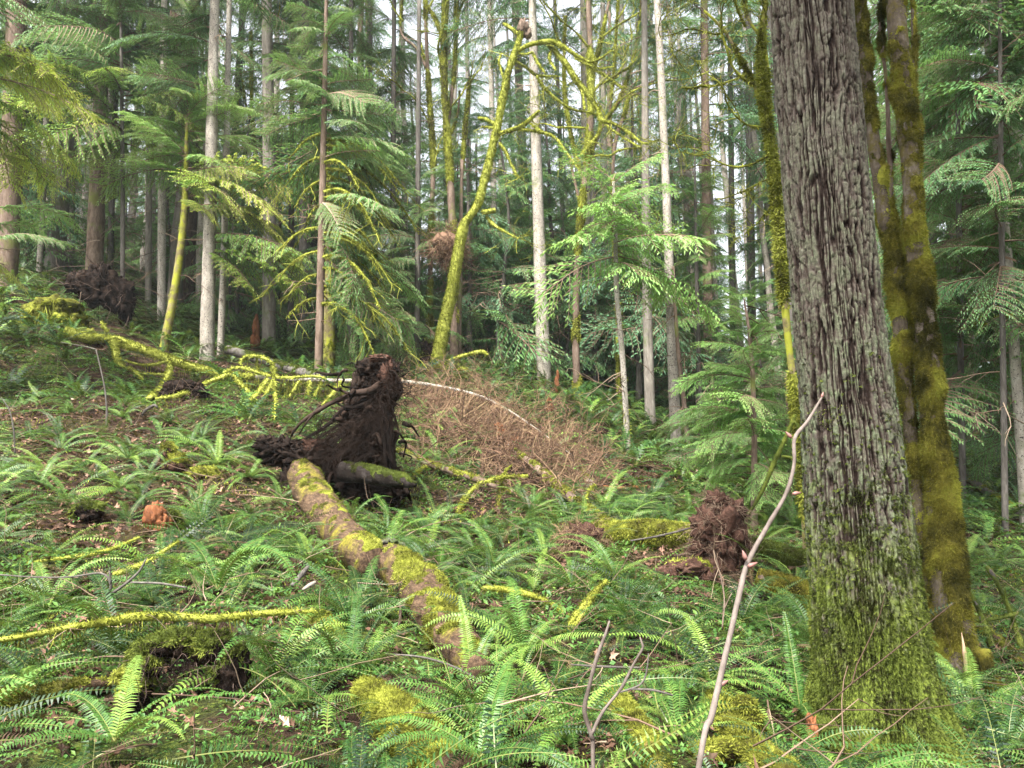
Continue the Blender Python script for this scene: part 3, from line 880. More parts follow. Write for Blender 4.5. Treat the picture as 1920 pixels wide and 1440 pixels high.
# --- trunks right of the arched snag
RT = [  # line, d, bark, label, crowns
    ([(861, 668, 8), (862, 560, 8), (866, 300, 6)], 24, 'bark_brown', 'very thin brown stem just right of the arched mossy snag', []),
    ([(884, 655, 10), (882, 450, 9), (874, 0, 7)], 30, 'bark_grey', 'thin grey stem standing right of the arched mossy snag and its thin brown neighbour', []),
    ([(936, 668, 13), (928, 480, 12), (918, 0, 9)], 29, 'bark_pale', 'thin pale grey trunk midway between the arched snag and the bright speckled trunk', [dict(y0=180, y1=-400, r=(2.4, 2), n=18, m=FI)]),
    ([(999, 690, 19), (985, 400, 17), (966, 0, 14)], 31, 'bark_grey', 'grey trunk touching the left side of the bright speckled trunk', [dict(y0=200, y1=-400, r=(2.8, 2.4), n=22, m=FI)]),
    ([(1020, 700, 28), (1012, 480, 23), (1003, 200, 18), (998, 0, 14)], 24, 'bark_pale', 'bright speckled light grey trunk straight behind the small red stump', [dict(y0=60, y1=-500, r=(2.6, 2.4), n=18, m=FI)]),
    ([(1066, 700, 10), (1058, 480, 9), (1040, 0, 7)], 30, 'bark_dark', 'thin black trunk between the bright speckled trunk and the mossy maple', []),
    ([(1103, 705, 19), (1100, 400, 17), (1094, 0, 13)], 29, 'bark_grey', 'grey brown trunk close behind the mossy maple right of centre', [dict(y0=150, y1=-400, r=(2.6, 2.2), n=20, m=FI)]),
    ([(1117, 705, 11), (1114, 450, 10), (1108, 100, 8)], 27, 'bark_dark', 'narrow dark trunk right beside the grey brown trunk behind the mossy maple', []),
    ([(1134, 712, 12), (1134, 480, 12), (1130, 0, 9)], 32, 'bark_pale', 'thin ash grey trunk left of the knotty thin stem', [dict(y0=230, y1=-400, r=(2.4, 2.0), n=20, m=FI)]),
    ([(1218, 756, 21), (1214, 600, 19), (1211, 380, 16), (1208, 0, 11)], 21, 'bark_grey', 'straight grey trunk dotted with dark knots, left of the tallest pale slender trunk', [dict(y0=90, y1=-400, r=(2.0, 2), n=16, m=FI)]),
    ([(1268, 842, 23), (1258, 600, 19), (1250, 380, 16), (1240, 150, 14), (1232, 0, 13)], 18.6, 'bark_pale', 'tallest pale slender trunk, bare up to the top of the picture, right of centre', []),
    ([(1292, 862, 9), (1283, 760, 9), (1270, 640, 8), (1262, 500, 6)], 18.2, 'bark_brown', 'thin reddish crooked stem against the foot of the tall pale slender trunk', []),
    ([(1330, 720, 21), (1326, 500, 19), (1320, 0, 14)], 27, 'bark_brown', 'reddish brown trunk behind the fresh green hemlock sapling', [dict(y0=300, y1=-400, r=(2.8, 2.3), n=44, m=FI)]),
    ([(1374, 740, 13), (1372, 400, 12), (1368, 0, 9)], 33, 'bark_dark', 'dark trunk in front of the white sky gap, behind the hemlock sapling', [dict(y0=260, y1=-400, r=(2.6, 2.3), n=20, m=FI)]),
    ([(1410, 740, 17), (1407, 400, 16), (1402, 0, 12)], 31, 'bark_dark', 'dark trunk right of the white sky gap', [dict(y0=330, y1=-400, r=(2.6, 2.3), n=22, m=FI)]),
    ([(1770, 800, 17), (1752, 500, 16), (1735, 0, 12)], 28, 'bark_dark', 'dark trunk directly right of the moss covered twin trunks', [dict(y0=300, y1=-400, r=(3.2, 2.6), n=46, m=H)]),
    ([(1795, 790, 13), (1782, 500, 12), (1770, 0, 9)], 33, 'bark_dark', 'narrow dark trunk a little right of the moss covered twin trunks', [dict(y0=500, y1=-400, r=(3.0, 2.4), n=44, m=H)]),
    ([(1830, 820, 17), (1812, 520, 16), (1795, 0, 12)], 27, 'bark_brown', 'brown trunk in the right hand hemlock thicket', [dict(y0=420, y1=-400, r=(3.2, 2.6), n=56, m=H, t=.1)]),
    ([(1925, 1000, 24), (1912, 800, 22), (1890, 500, 20), (1868, 260, 17), (1850, 60, 14)], 15, 'bark_pale', 'pale trunk leaning left at the right edge, with two mossy arched stubs', [dict(y0=230, y1=-400, r=(2.6, 2.2), n=40, m=H, br=BR_MID)]),
    ([(1935, 900, 46), (1915, 600, 43), (1900, 300, 38), (1885, 0, 32)], 21, 'bark_grey', 'massive dark grey trunk at the right edge behind the leaning pale trunk', [dict(y0=420, y1=-400, r=(3.0, 3.0), n=50, m=H)]),
]
for k, (line, d, bk, lab, cr) in enumerate(RT):
    tr_, _, _ = tree('conifer_tree', lab, 'tree', line, d, M[bk], 40 + k, cr, ztop=None if 'thin reddish' in lab or 'very thin' in lab else 24, dead=18 if d < 25 else 8)
    if 'leaning left at the right edge' in lab:
        for sl in ([(1893, 572, 8), (1868, 578, 8), (1845, 592, 6), (1826, 612, 3)], [(1898, 592, 8), (1876, 594, 7), (1856, 604, 5), (1842, 614, 3)]):
            Ps = [P(x, y, 14.8) for x, y, _ in sl]
            limb('mossy_stub', Ps, [rad(p, q[2]) for p, q in zip(Ps, sl)], M['bark_moss'], tr_, 8, .2, 5, 3, M['moss'], 3000, .04, .009, .6)
# hemlocks with foliage low down, right of centre and at the right edge
LOWH = [(1560, 780, 12, 20, 700, 0, 2.2, 44, 'hemlock hidden behind the big fir trunk', H),
        (1800, 900, 14, 17, 700, -260, 2.8, 84, 'wide hemlock with drooping layers right of the moss covered trunks', H),
        (1880, 960, 14, 14, 560, -300, 2.4, 74, 'nearest right edge hemlock with long drooping green sprays', H),
        (1975, 900, 16, 18, 760, -300, 2.8, 80, 'hemlock mostly beyond the right edge whose sprays hang into view', H),
        (1310, 740, 10, 24, 620, 330, 1.8, 34, 'small hemlock with pale green sprays left of the reddish trunk', FR),
        (1200, 720, 9, 28, 560, 300, 2.0, 34, 'hazy small hemlock behind the knot dotted grey trunk', H),
        (1110, 700, 9, 30, 600, 330, 2.2, 34, 'small hemlock behind the mossy maple right of centre', H),
        (900, 670, 9, 28, 640, 330, 2.0, 34, 'small hemlock seen between the arched snag and the bright speckled trunk', H)]
for k, (x, y, wd_, d, y0, y1, r0, n, lab, mm) in enumerate(LOWH):
    tree('hemlock_tree', lab, 'tree', [(x, y, wd_), (x - 3, (y + y1) / 2, wd_ * .8), (x - 8, y1 - 60, wd_ * .3)], d, M['bark_dark'], 70 + k, [dict(y0=y0, y1=y1, r=(r0, r0 * .45), n=n, m=mm, t=0.05 * (k % 3))], ztop=None, dead=10)
# the knotty thin stem with a leafy middle
tree('hemlock_tree', 'thin knotty pale stem with a leafy middle and yellow mossy twigs, right of centre', 'tree', [(1177, 832, 12), (1168, 680, 11), (1156, 540, 10), (1154, 440, 8), (1150, 340, 5)], 17, M['bark_pale'], 81,
     [dict(y0=500, y1=330, r=(2.1, 1.0), n=26, m=FR, br=BR_MID), ], moss=M['moss'], mdens=500, ztop=None, dead=26)
# left overhanging yellow green boughs
tree('hemlock_tree', 'hemlock mostly beyond the left edge with yellow green boughs reaching in', 'tree', [(-70, 600, 22), (-60, 300, 18), (-50, -100, 12)], 13, M['bark_brown'], 82,
     [dict(y0=545, y1=430, r=(.9, 1.1), n=8, m=HY, p=(-0.3, -0.1), t=.25), dict(y0=330, y1=60, r=(1.2, 1.7), n=26, m=HY, p=(-0.2, 0.1), t=-.0), dict(y0=60, y1=-300, r=(2.2, 1.6), n=16, m=H)], ztop=None)
tree('hemlock_tree', 'leafy hemlock with yellowish boughs in front of the three left hand trunks', 'tree', [(232, 560, 9), (230, 350, 9), (228, 150, 7), (226, -80, 4)], 21, M['bark_dark'], 83,
     [dict(y0=270, y1=170, r=(2.6, 2.4), n=20, m=HY, t=-.05, p=(-.1, .1)), dict(y0=170, y1=-120, r=(2.6, 1.6), n=30, m=H, t=.1)], ztop=None, dead=14)
tree('hemlock_tree', 'green hemlock low at the far left below the yellow boughs', 'tree', [(-20, 640, 14), (-16, 400, 12), (-10, 200, 8)], 15.5, M['bark_brown'], 84,
     [dict(y0=460, y1=380, r=(1.3, 1.2), n=8, m=H, t=.25), ], ztop=None, dead=4)
# the fresh green hemlock sapling left of the big fir
tree('hemlock_sapling', 'fresh green hemlock sapling with open feathery sprays left of the big fir trunk', 'tree', [(1412, 960, 14), (1414, 800, 11), (1408, 650, 8), (1395, 560, 3)], 11.5, M['bark_brown'], 90,
     [dict(y0=900, y1=740, r=(.8, .95), n=22, m=FR, br=BR_FINE, p=(0.0, 0.2), t=.0), dict(y0=740, y1=560, r=(1.0, 0.3), n=28, m=FR, br=BR_FINE, p=(0.1, 0.8), t=.15)], ztop=None, dead=10, deadlen=.5)
tree('hemlock_sapling', 'low dark green hemlock sapling at the left foot of the big fir trunk', 'tree', [(1480, 930, 9), (1478, 820, 7), (1474, 700, 3)], 12.5, M['bark_brown'], 91,
     [dict(y0=900, y1=720, r=(.8, 0.25), n=22, m=FR, br=BR_FINE, p=(-0.05, 0.5), t=-.1)], ztop=None, dead=4, deadlen=.5)
tree('hemlock_sapling', 'scraggly little hemlock among ferns left of the fresh green sapling', 'tree', [(1335, 870, 8), (1338, 760, 6), (1334, 690, 3)], 15.5, M['bark_brown'], 92,
     [dict(y0=860, y1=690, r=(1.2, 0.3), n=26, m=M['hemlock'], br=BR_FINE, p=(-0.05, 0.4), t=.2)], ztop=None, dead=4, deadlen=.5)

# --- mossy bigleaf maples: bare crooked limbs
def grow(g, p, d, L, r, rg, lev, up=0.25, wob=0.35, moss=True, kids=3):
    n = 7
    C = [np.array(p, float)]; dd = np.array(d, float); dd /= np.linalg.norm(dd)
    for s in range(n):
        dd = dd + rg.normal(0, wob, 3) * 0.6 + np.array((0, 0, up * 0.3)); dd /= np.linalg.norm(dd)
        C.append(C[-1] + dd * L / n)
    C, rr = catmull(C, np.linspace(r, r * 0.5, n + 1), max(0.08, r * 2))
    V, Q, T, N = tube(C, rr, 6 if lev < 2 else 4, lumpy(r * 0.5, 5, int(rg.integers(999))))
    g.add(V, Q, T, tint=np.clip(0.45 + 0.5 * fbm(V * 2, 2, 3), 0, 1))
    if lev < 2: fuzz(g, V, Q, N, 700, 0.05, 0.012, rg, 0.6)
    if lev < 3:
        for _ in range(kids):
            k = rg.integers(len(C) // 3, len(C))
            nd = (C[k] - C[k - 1]) / np.linalg.norm(C[k] - C[k - 1]) + rg.normal(0, 0.65, 3)
            grow(g, C[k], nd, L * rg.uniform(.45, .75), r * 0.5, rg, lev + 1, up, wob, moss, kids)
    else:
        for _ in range(3):
            k = rg.integers(1, len(C))
            twigs(g, C[k], C[k] - C[k - 1] + rg.normal(0, .05, 3), L * .8, max(.006, r * .5), rg, 1, 0, 4, .4, -.03, 3)

def maple(label, lines, d, seed, bark, limbs, dens=1300, mm=None):
    """several stems (lines of px, py, width) from one foot, with moss and crooked limbs"""
    rg = rng_(seed)
    x0, y0, w0 = lines[0][0]
    b = P(x0, y0, d); b[2] = min(b[2], gz(b[0], b[1]))
    root = thing('maple_tree', label, 'tree', tuple(b))
    KEEP.append((b[0], b[1], .3))
    for li, line in enumerate(lines):
        Pn = [P(x, y, d + 0.25 * li) for x, y, _ in line]; rn = [rad(p, l[2]) * .8 for p, l in zip(Pn, line)]
        if li == 0:
            Pn.insert(0, np.array((b[0], b[1], b[2] - .4))); rn.insert(0, rn[0] * 1.3)
        C, r = catmull(Pn, rn, 0.22)
        V, Q, T, N = tube(C, r, 12, lumpy(float(np.mean(r)) * .4, 2.2, seed + li, 0.7))
        g = Geo(); g.add(V, Q, T); o = g.build('trunk', bark, root)
        mg = Geo()
        msk = lambda p, n: smooth(-0.15, 0.2, fbm(p * 1.1, 3, seed) + 0.15 * n[:, 2] + 0.15)
        k = msk(V, N)
        mg.add(V + N * ((k - .5) * float(np.mean(r)) * .5)[:, None], Q, T, tint=np.clip(.4 + .6 * fbm(V * 1.4, 3, 5), 0, 1))
        fuzz(mg, V + N * ((k - .5) * float(np.mean(r)) * .5)[:, None], Q, N, dens, 0.05, 0.012, rg, .5, msk)
        mg.build('moss', mm or M['moss'], o)
    for (px, py, dx, dz, L, wpx) in limbs:
        g = Geo(); p = P(px, py, d)
        grow(g, p, (dx, rg.normal(0, .4), dz), L, rad(p, wpx) * .75, rg, 1)
        g.build('limb', M['moss'], root)
    return root

maple('left mossy stem of the twin maples behind the tan clump', [[(806, 560, 12), (809, 420, 11), (812, 300, 12), (806, 200, 10), (800, 90, 8), (796, -60, 6)], [(801, 130, 7), (780, 90, 6), (752, 60, 5), (756, -20, 4)]], 24.5, 501, M['bark_brown'],
      [(803, 110, -.5, 1, 3, 6), (806, 230, -.6, .8, 2.0, 5), (798, 40, .3, 1, 3.0, 5), (756, 40, -.3, 1, 2, 4), (809, 330, .5, .6, 1.6, 4)])
maple('right thicker mossy stem of the twin maples behind the tan clump', [[(852, 660, 20), (848, 420, 18), (842, 300, 15), (834, 180, 14), (832, 80, 12), (840, -60, 9)], [(836, 260, 9), (852, 130, 8), (856, 0, 7), (862, -80, 5)], [(833, 90, 8), (818, 40, 7), (800, 10, 5)], [(866, 330, 8), (872, 240, 8), (881, 150, 6)], [(846, 250, 7), (858, 215, 6), (862, 170, 4)]], 23.5, 502, M['bark_brown'],
      [(842, 60, .4, 1, 3, 7), (832, 120, -.5, 1, 2.4, 6), (846, 200, .8, .6, 1.8, 4), (848, 0, -.1, 1, 3, 6), (880, 160, .4, 1, 1.6, 4)])
maple('tall mossy maple with many crooked yellow limbs right of the bright speckled trunk', [[(1083, 748, 20), (1080, 640, 17), (1082, 500, 15), (1092, 380, 14), (1105, 260, 16), (1108, 120, 14), (1100, -40, 10)], [(1104, 300, 10), (1132, 230, 9), (1160, 190, 8), (1190, 100, 6), (1206, -20, 5)], [(1100, 360, 9), (1072, 260, 8), (1058, 160, 7), (1060, 30, 5)], [(1092, 400, 8), (1068, 300, 6)], [(1108, 150, 8), (1128, 70, 8), (1150, -40, 6)]], 22.5, 503, M['bark_brown'],
      [(1106, 180, .8, .8, 3, 7), (1100, 300, 1, .3, 2.6, 6), (1104, 90, -.6, 1, 3, 6), (1160, 190, 1, .35, 2.8, 5), (1190, 100, .8, .7, 2.2, 4), (1060, 100, -.6, .9, 2.2, 5), (1100, 240, -.8, .4, 2.2, 5), (1128, 70, .7, .8, 2.2, 5), (1145, 440, .8, -.1, 1.6, 4)])
maple('mossy maple reaching yellow branches out from behind the big fir trunk, left side', [[(1500, 820, 22), (1478, 640, 17), (1462, 460, 18), (1452, 330, 20), (1436, 210, 17), (1426, 100, 15), (1440, -40, 12)], [(1444, 250, 13), (1415, 160, 11), (1398, 130, 9), (1360, 60, 7), (1320, 20, 5)], [(1440, 200, 12), (1434, 90, 10), (1400, 30, 8), (1388, -40, 7)]], 10, 504, M['bark_moss'],
      [(1400, 140, -1, -.3, .9, 8), (1448, 235, -1, -.3, .9, 8), (1450, 290, -.9, -.25, 1.0, 7), (1460, 330, -1, -.35, .9, 6), (1415, 160, -.8, .8, 1.1, 8), (1398, 50, -.8, .5, 1.2, 7), (1360, 60, -.9, .3, 1.0, 5), (1434, 100, .2, 1, .9, 7), (1452, 380, -.6, -.5, .7, 5)], dens=4000)
maple('thin crooked mossy maple with one long branch across to the pale slender trunk', [[(1160, 700, 8), (1155, 520, 8), (1150, 300, 8), (1172, 210, 8), (1186, 170, 7), (1230, 150, 4)], [(1152, 300, 6), (1144, 220, 5), (1152, 120, 5), (1160, -20, 4)]], 24.5, 505, M['bark_brown'],
      [(1180, 180, .9, .4, 2.6, 5), (1150, 150, .3, 1, 3, 5), (1150, 260, -.4, .9, 2.6, 4), (1156, 40, .5, 1, 3, 4)])
maple('slim bare mossy maple in the forest gap between the two left grey firs', [[(490, 600, 8), (487, 420, 8), (480, 300, 8), (472, 200, 7), (470, 60, 5)], [(480, 250, 5), (462, 200, 4), (455, 150, 3)]], 27, 506, M['bark_dark'],
      [(478, 280, -.8, .8, 2.4, 4), (474, 220, .8, .7, 2.4, 4), (470, 120, -.7, .8, 2.4, 4), (476, 250, .6, .3, 2.2, 4), (470, 90, .8, .6, 2.4, 4)])

# --- filler trees beyond: one of each kind, then copies
def proto_tree(seed, hgt, r0, cz0, cr, n, bark, mm, br):
    rg = rng_(seed)
    root = thing('conifer_tree', 'far conifer standing behind the slope', 'tree', (0, 0, 0))
    zz = np.linspace(-1.0, hgt, 14)
    wob = np.cumsum(rg.normal(0, 0.06, (14, 2)), 0)
    C, r = catmull(np.column_stack((wob - wob[0], zz)), r0 * (1 - 0.8 * np.linspace(0, 1, 14)), 0.8)
    V, Q, T, N = tube(C, r, 9, lumpy(r0 * .12, 2, seed, .5))
    g = Geo(); g.add(V, Q, T); g.build('trunk', bark, root)
    cg = Geo(); ax = axis_of(C)
    crown(cg, ax, cz0, hgt * 1.0, cr, cr * 0.25, n, br, seed, -0.25, 0.45)
    for _ in range(16):
        z = rg.uniform(1.5, cz0 + 2); x, y = ax(z); a = rg.uniform(0, 6.28)
        twigs(cg, np.array((x, y, z)), np.array((math.cos(a), math.sin(a), -.2)), rg.uniform(.5, 1.6), 0.018, rg, 1, 1, 4, .3, .06, 3)
    cg.build('crown', [mm, M['twig']], root, False)
    return root
PROTO = [proto_tree(601, 25, .27, 9, 2.0, 30, M['bark_grey'], FI, BR_MID), proto_tree(602, 23, .20, 7.5, 1.8, 28, M['bark_dark'], H, BR_MID),
         proto_tree(603, 26, .32, 11, 2.1, 28, M['bark_brown'], FI, BR_MID), proto_tree(604, 21, .15, 6, 1.6, 28, M['bark_pale'], H, BR_MID),
         proto_tree(605, 24, .24, 12, 1.8, 24, M['bark_pale'], FI, BR_MID)]
YOUNG = [proto_tree(611, 7.5, .08, .6, 1.9, 50, M['bark_dark'], H, BR_MID), proto_tree(612, 5.5, .06, .4, 1.6, 42, M['bark_dark'], H, BR_MID), proto_tree(613, 10, .10, 1.0, 2.2, 66, M['bark_dark'], FI, BR_MID)]
used = set()
def copy_tree(root):
    if root.name not in used:
        used.add(root.name); return root
    c = root.copy(); COL.objects.link(c)
    for ch in root.children:
        d_ = ch.copy(); COL.objects.link(d_); d_.parent = c
    return c
rg = rng_(77)
placed = [(k[0], k[1]) for k in KEEP]
nfar = 0
GAPS = [(455, 60, 75, 130), (1385, 505, 55, 60), (905, 60, 70, 90), (610, 20, 60, 60), (715, 130, 60, 60), (1180, 110, 40, 90), (1850, 180, 50, 60), (790, 60, 60, 90), (1060, 90, 60, 80)]
for it in range(5200):
    if nfar >= 190: break
    px = rg.uniform(-150, 2080); d = 27 + 38 * rg.random() ** 1.3
    q = P(px, 700, d); x, y = q[0], q[1]
    if any((x - a) ** 2 + (y - b) ** 2 < 1.25 ** 2 for a, b in placed): continue
    bad = False
    for gx_, gy_, gw, gh in GAPS:
        if abs(px - gx_) < gw * 0.5: bad = bad or rg.random() < 0.8
    if bad: continue
    k = int(rg.choice(5, p=(.15, .27, .12, .28, .18)))
    o = copy_tree(PROTO[k]); placed.append((x, y)); nfar += 1
    s = rg.uniform(0.85, 1.15)
    o.location = (x, y, gz(x, y)); o.rotation_euler = (rg.normal(0, .015), rg.normal(0, .015), rg.uniform(0, 6.28)); o.scale = (s, s, s)
    tag(o, ['far grey conifer in the crowded stand behind the slope', 'far thin dark conifer in the crowded stand behind the slope', 'far stout brown conifer in the crowded stand behind the slope',
            'far slender pale conifer in the crowded stand behind the slope', 'far pale conifer with a high crown in the crowded stand behind the slope'][k], 'tree', ['far grey conifers', 'far thin dark conifers', 'far stout brown conifers', 'far slender pale conifers', 'far high crowned conifers'][k])
ny_ = 0
for it in range(9000):
    if ny_ >= 290: break
    px = rg.uniform(-100, 2040) if rg.random() < .7 else rg.uniform(830, 1500); d = 25 + 32 * rg.random()
    q = P(px, 700, d); x, y = q[0], q[1]
    if any((x - a) ** 2 + (y - b) ** 2 < 0.8 ** 2 for a, b in placed): continue
    if abs(px - 1385) < 45 and rg.random() < .85: continue
    if d < 29 and 300 < px < 640 and rg.random() < .6: continue
    k = int(rg.integers(3)) if px < 1300 or px > 1450 else 1
    o = copy_tree(YOUNG[k]); placed.append((x, y)); ny_ += 1
    s = rg.uniform(0.7, 1.15) * (1.35 if 850 < px < 1340 else 1)
    o.location = (x, y, gz(x, y)); o.rotation_euler = (0, 0, rg.uniform(0, 6.28)); o.scale = (s, s, s)
    o.name = 'young_hemlock'
    tag(o, ['mid height young hemlock in the dim understory behind the slope', 'short young hemlock in the dim understory behind the slope', 'tall blue green young conifer in the dim understory behind the slope'][k], 'tree', ['mid height understory hemlocks', 'short understory hemlocks', 'blue green understory conifers'][k])
# ------------------------------------------------------------------ the big furrowed fir on the right
def voro(u, v, nu, seed):
    """F1, F2 of a cellular pattern that wraps round in u"""
    iu, iv = np.floor(u).astype(np.int64), np.floor(v).astype(np.int64)
    f1 = np.full(len(u), 9.0); f2 = np.full(len(u), 9.0); idv = np.zeros(len(u))
    for du in (-1, 0, 1):
        for dv in (-1, 0, 1):
            cu, cv = iu + du, iv + dv
            w_ = np.mod(cu, nu)
            z_ = np.zeros_like(w_)
            hx = _h(w_, cv + 500, z_, seed); hy = _h(w_, cv + 500, z_ + 1, seed + 1)
            d = np.hypot(cu + 0.5 + (hx - .5) * .9 - u, cv + 0.5 + (hy - .5) * .95 - v)
            m1 = d < f1
            f2 = np.where(m1, f1, np.minimum(f2, d)); idv = np.where(m1, hx, idv); f1 = np.where(m1, d, f1)
    return f1, f2, idv

fd = 4.5
fl = [(1519, 0, 154), (1540, 250, 158), (1561, 500, 164), (1582, 700, 174), (1602, 900, 192), (1619, 1080, 203), (1634, 1250, 224), (1650, 1400, 246)]
Pn = [P(x, y, fd) for x, y, w_ in fl][::-1]; rn = [rad(p, l[2]) for p, l in zip(Pn, fl[::-1])]
base = Pn[0].copy(); base[2] = gz(base[0], base[1])
Pn = [base - (0, 0, .35), base - (0, 0, -0.02)] + Pn[1:] ; rn = [rn[0] * 1.5, rn[0] * 1.18] + rn[1:]
dv = (Pn[-1] - Pn[-3]) / (Pn[-1] - Pn[-3])[2]
C, r = catmull(Pn, rn, 0.0075)
Vd = None
def fir_disp(V, N, TH, S):
    z = V[:, 2]
    q = np.column_stack((np.cos(TH), np.sin(TH), z * 1.1))
    cx, cy = np.cos(TH), np.sin(TH)
    wob_ = 0.07 * vnoise(np.column_stack((cx * 2, cy * 2, z * 2.2)), 11) + .028 * vnoise(np.column_stack((cx * 6, cy * 6, z * 9)), 12)
    ca_, sa_ = np.cos(TH + wob_), np.sin(TH + wob_)
    f = vnoise(np.column_stack((ca_ * 12.5, sa_ * 12.5, z * 1.7)), 21) + .36 * vnoise(np.column_stack((ca_ * 26, sa_ * 26, z * 7)), 22)
    g_ = vnoise(np.column_stack((ca_ * 16, sa_ * 16, z * 2.2 + 40)), 23)
    ridge = np.minimum(smooth(0.03, 0.22, np.abs(f)), .25 + .75 * smooth(0.0, 0.15, np.abs(g_)))
    crack = smooth(.0, .20, np.abs(vnoise(np.column_stack((ca_ * 11, sa_ * 11, z * 14)), 24)))
    ridge = ridge * (.72 + .28 * crack)
    idv = .5 + .5 * vnoise(np.column_stack((ca_ * 10, sa_ * 10, z * 6)), 25)
    fine = fbm(np.column_stack((V[:, 0] * 70, V[:, 1] * 70, z * 22)), 3, 15)
    flake = fbm(V * 120, 2, 16)
    global FIR_H, FIR_R
    FIR_R = ridge
    low = smooth(1.0, 0.1, z)
    FIR_H = np.clip(0.15 + 0.55 * ridge + 0.22 * fine + 0.10 * flake + 0.12 * (idv - .5), 0, 1)
    root = 0.11 * smooth(0.75, -0.1, z) * np.cos(TH * 5 + 1.0 + fbm(q, 2, 3) * 2)
    return (ridge - 0.8) * (0.026 + .016 * idv) * (1 - .35 * low) + fine * 0.0075 + flake * 0.004 + (idv - .5) * 0.006 + root + 0.012 * fbm(q * 1.5, 2, 18)
V, Q, T, N = tube(C, r, 470, fir_disp)
tint = np.concatenate((FIR_H, [0.5, 0.5]))
fir = thing('fir_tree', 'big fir trunk with deep furrowed lichen grey bark and a mossy foot, right foreground', 'tree', tuple(base))
g = Geo(); g.add(V, Q, T, tint=tint)
# the stem above the frame, and a far crown on top
Ctop, rtop = catmull([C[-1], C[-1] + dv * 6, C[-1] + dv * 18, C[-1] + dv * 27], [r[-1], r[-1] * .92, r[-1] * .6, .06], 0.8)
m, t, out = mk('fir_bark')
v = coords(t); h = attr(t)
n1 = noise(t, v, 3.0, 5, .6); n2 = noise(t, v, 60, 5, .7); n3 = noise(t, v, 14, 4, .7)
hh = math_(t, 'ADD', h, math_(t, 'MULTIPLY', math_(t, 'SUBTRACT', n2, .5), .45))
barkc = ramp(t, hh, [(0.30, (0.014, 0.009, 0.007)), (0.52, (0.040, 0.030, 0.024)), (0.72, (0.080, 0.066, 0.055)), (0.95, (0.135, 0.120, 0.105))])
lich = ramp(t, n2, [(0.35, (0.045, 0.055, 0.03)), (0.6, (0.11, 0.13, 0.075)), (0.75, (0.19, 0.215, 0.135))])
lk = math_(t, 'MULTIPLY', math_(t, 'SUBTRACT', math_(t, 'ADD', math_(t, 'MULTIPLY', h, .8), math_(t, 'MULTIPLY', n3, .9)), .86), 3.6); lk.node.use_clamp = True
sp = t.nodes.new('ShaderNodeSeparateXYZ'); t.links.new(v, sp.inputs[0])
zz_ = sp.outputs[2]
up = math_(t, 'MULTIPLY', math_(t, 'SUBTRACT', 4.9, math_(t, 'ADD', zz_, math_(t, 'MULTIPLY', n1, 2.0))), .45); up.node.use_clamp = True
lk2 = math_(t, 'MULTIPLY', lk, math_(t, 'ADD', .35, math_(t, 'MULTIPLY', up, .65)))
c1 = mix(t, lk2, barkc, lich)
mossc = ramp(t, n2, [(0.3, (0.022, 0.030, 0.006)), (0.55, (0.085, 0.11, 0.018)), (0.75, (0.17, 0.20, 0.03))])
mk_ = math_(t, 'MULTIPLY', math_(t, 'SUBTRACT', math_(t, 'ADD', math_(t, 'ADD', n3, math_(t, 'MULTIPLY', n1, .5)), math_(t, 'MULTIPLY', zz_, -.36)), .22), 3.2); mk_.node.use_clamp = True
c2 = mix(t, mk_, c1, mossc)
finish(t, out, c2, .88, bump=n2, bstr=.6, bdist=.008, spec=.08)
M['fir_bark'] = m
V2, Q2, T2, _ = tube(Ctop, rtop, 24, lumpy(.02, 3, 4, .4))
g.add(V2, Q2, T2, tint=.6)
ftr = g.build('trunk', m, fir)
cg = Geo(); crown(cg, axis_of(Ctop), 11, 27, 4.0, 1.0, 60, BR_FAR, 991, -.2, .4)
cg.build('crown', [FI, M['twig']], fir, False)
rg = rng_(5)
mg = Geo()
def fm(p, n):
    z = p[:, 2]
    return smooth(-0.05, 0.35, fbm(p * np.array((9, 9, 6)), 3, 31) - 0.80 * smooth(0.3, 1.7, z) + 0.60) * smooth(2.3, 1.3, z)
k = np.concatenate((fm(V[:-2], N[:-2]), [0, 0]))
fuzz(mg, V + N * 0.003, Q, N, 50000, 0.012, 0.0030, rg, 0.5, fm, tint=(0.05, 0.85), tfreq=5)
for cpx, cpy, rr_ in ((1560, 1392, .075), (1578, 1420, .06), (1545, 1365, .05), (1600, 1400, .04)):
    c = P(cpx, cpy, fd - .28)
    lv, lq, ln_ = lump(mg, c, (rr_, rr_, rr_ * .9), cpx, 14, .3, 3, tint=.6)
    fuzz(mg, lv, lq, ln_, 30000, .02, .003, rg, .3, tint=(.45, 1.0))
mg.build('moss', M['moss_green'], ftr)
# little moss cushions clinging to the bark plates
cg = Geo()
Vv, Nv = V[:-2], N[:-2]
z = Vv[:, 2]
pr = smooth(2.6, 1.0, z) * smooth(.1, .5, z) * (np.linalg.norm(Vv[:, :2] - 0, axis=1) < np.linalg.norm(base[:2]) + .1) * (FIR_H > .5)
for kk in rg.choice(len(Vv), 900, p=pr / pr.sum()):
    s_ = rg.uniform(.006, .013)
    n_ = 14
    p_ = Vv[kk]
    pts_ = p_ + rg.normal(0, s_ * .7, (n_, 3)) * (1, 1, .45)
    d_ = Nv[kk] + rg.normal(0, .5, (n_, 3)); d_ /= np.linalg.norm(d_, axis=1)[:, None]
    sd_ = np.cross(d_, rg.normal(0, 1, (n_, 3))) * .0035
    tp = pts_ + d_ * .010 - np.array((0, 0, .003))
    cg.add(np.stack((pts_ - sd_, pts_ + sd_, tp), 1).reshape(-1, 3), T=np.arange(3 * n_).reshape(-1, 3), tint=rg.uniform(.1, .7))
cg.build('moss_cushions', M['moss_green'], ftr)
KEEP.append((base[0], base[1], .48))

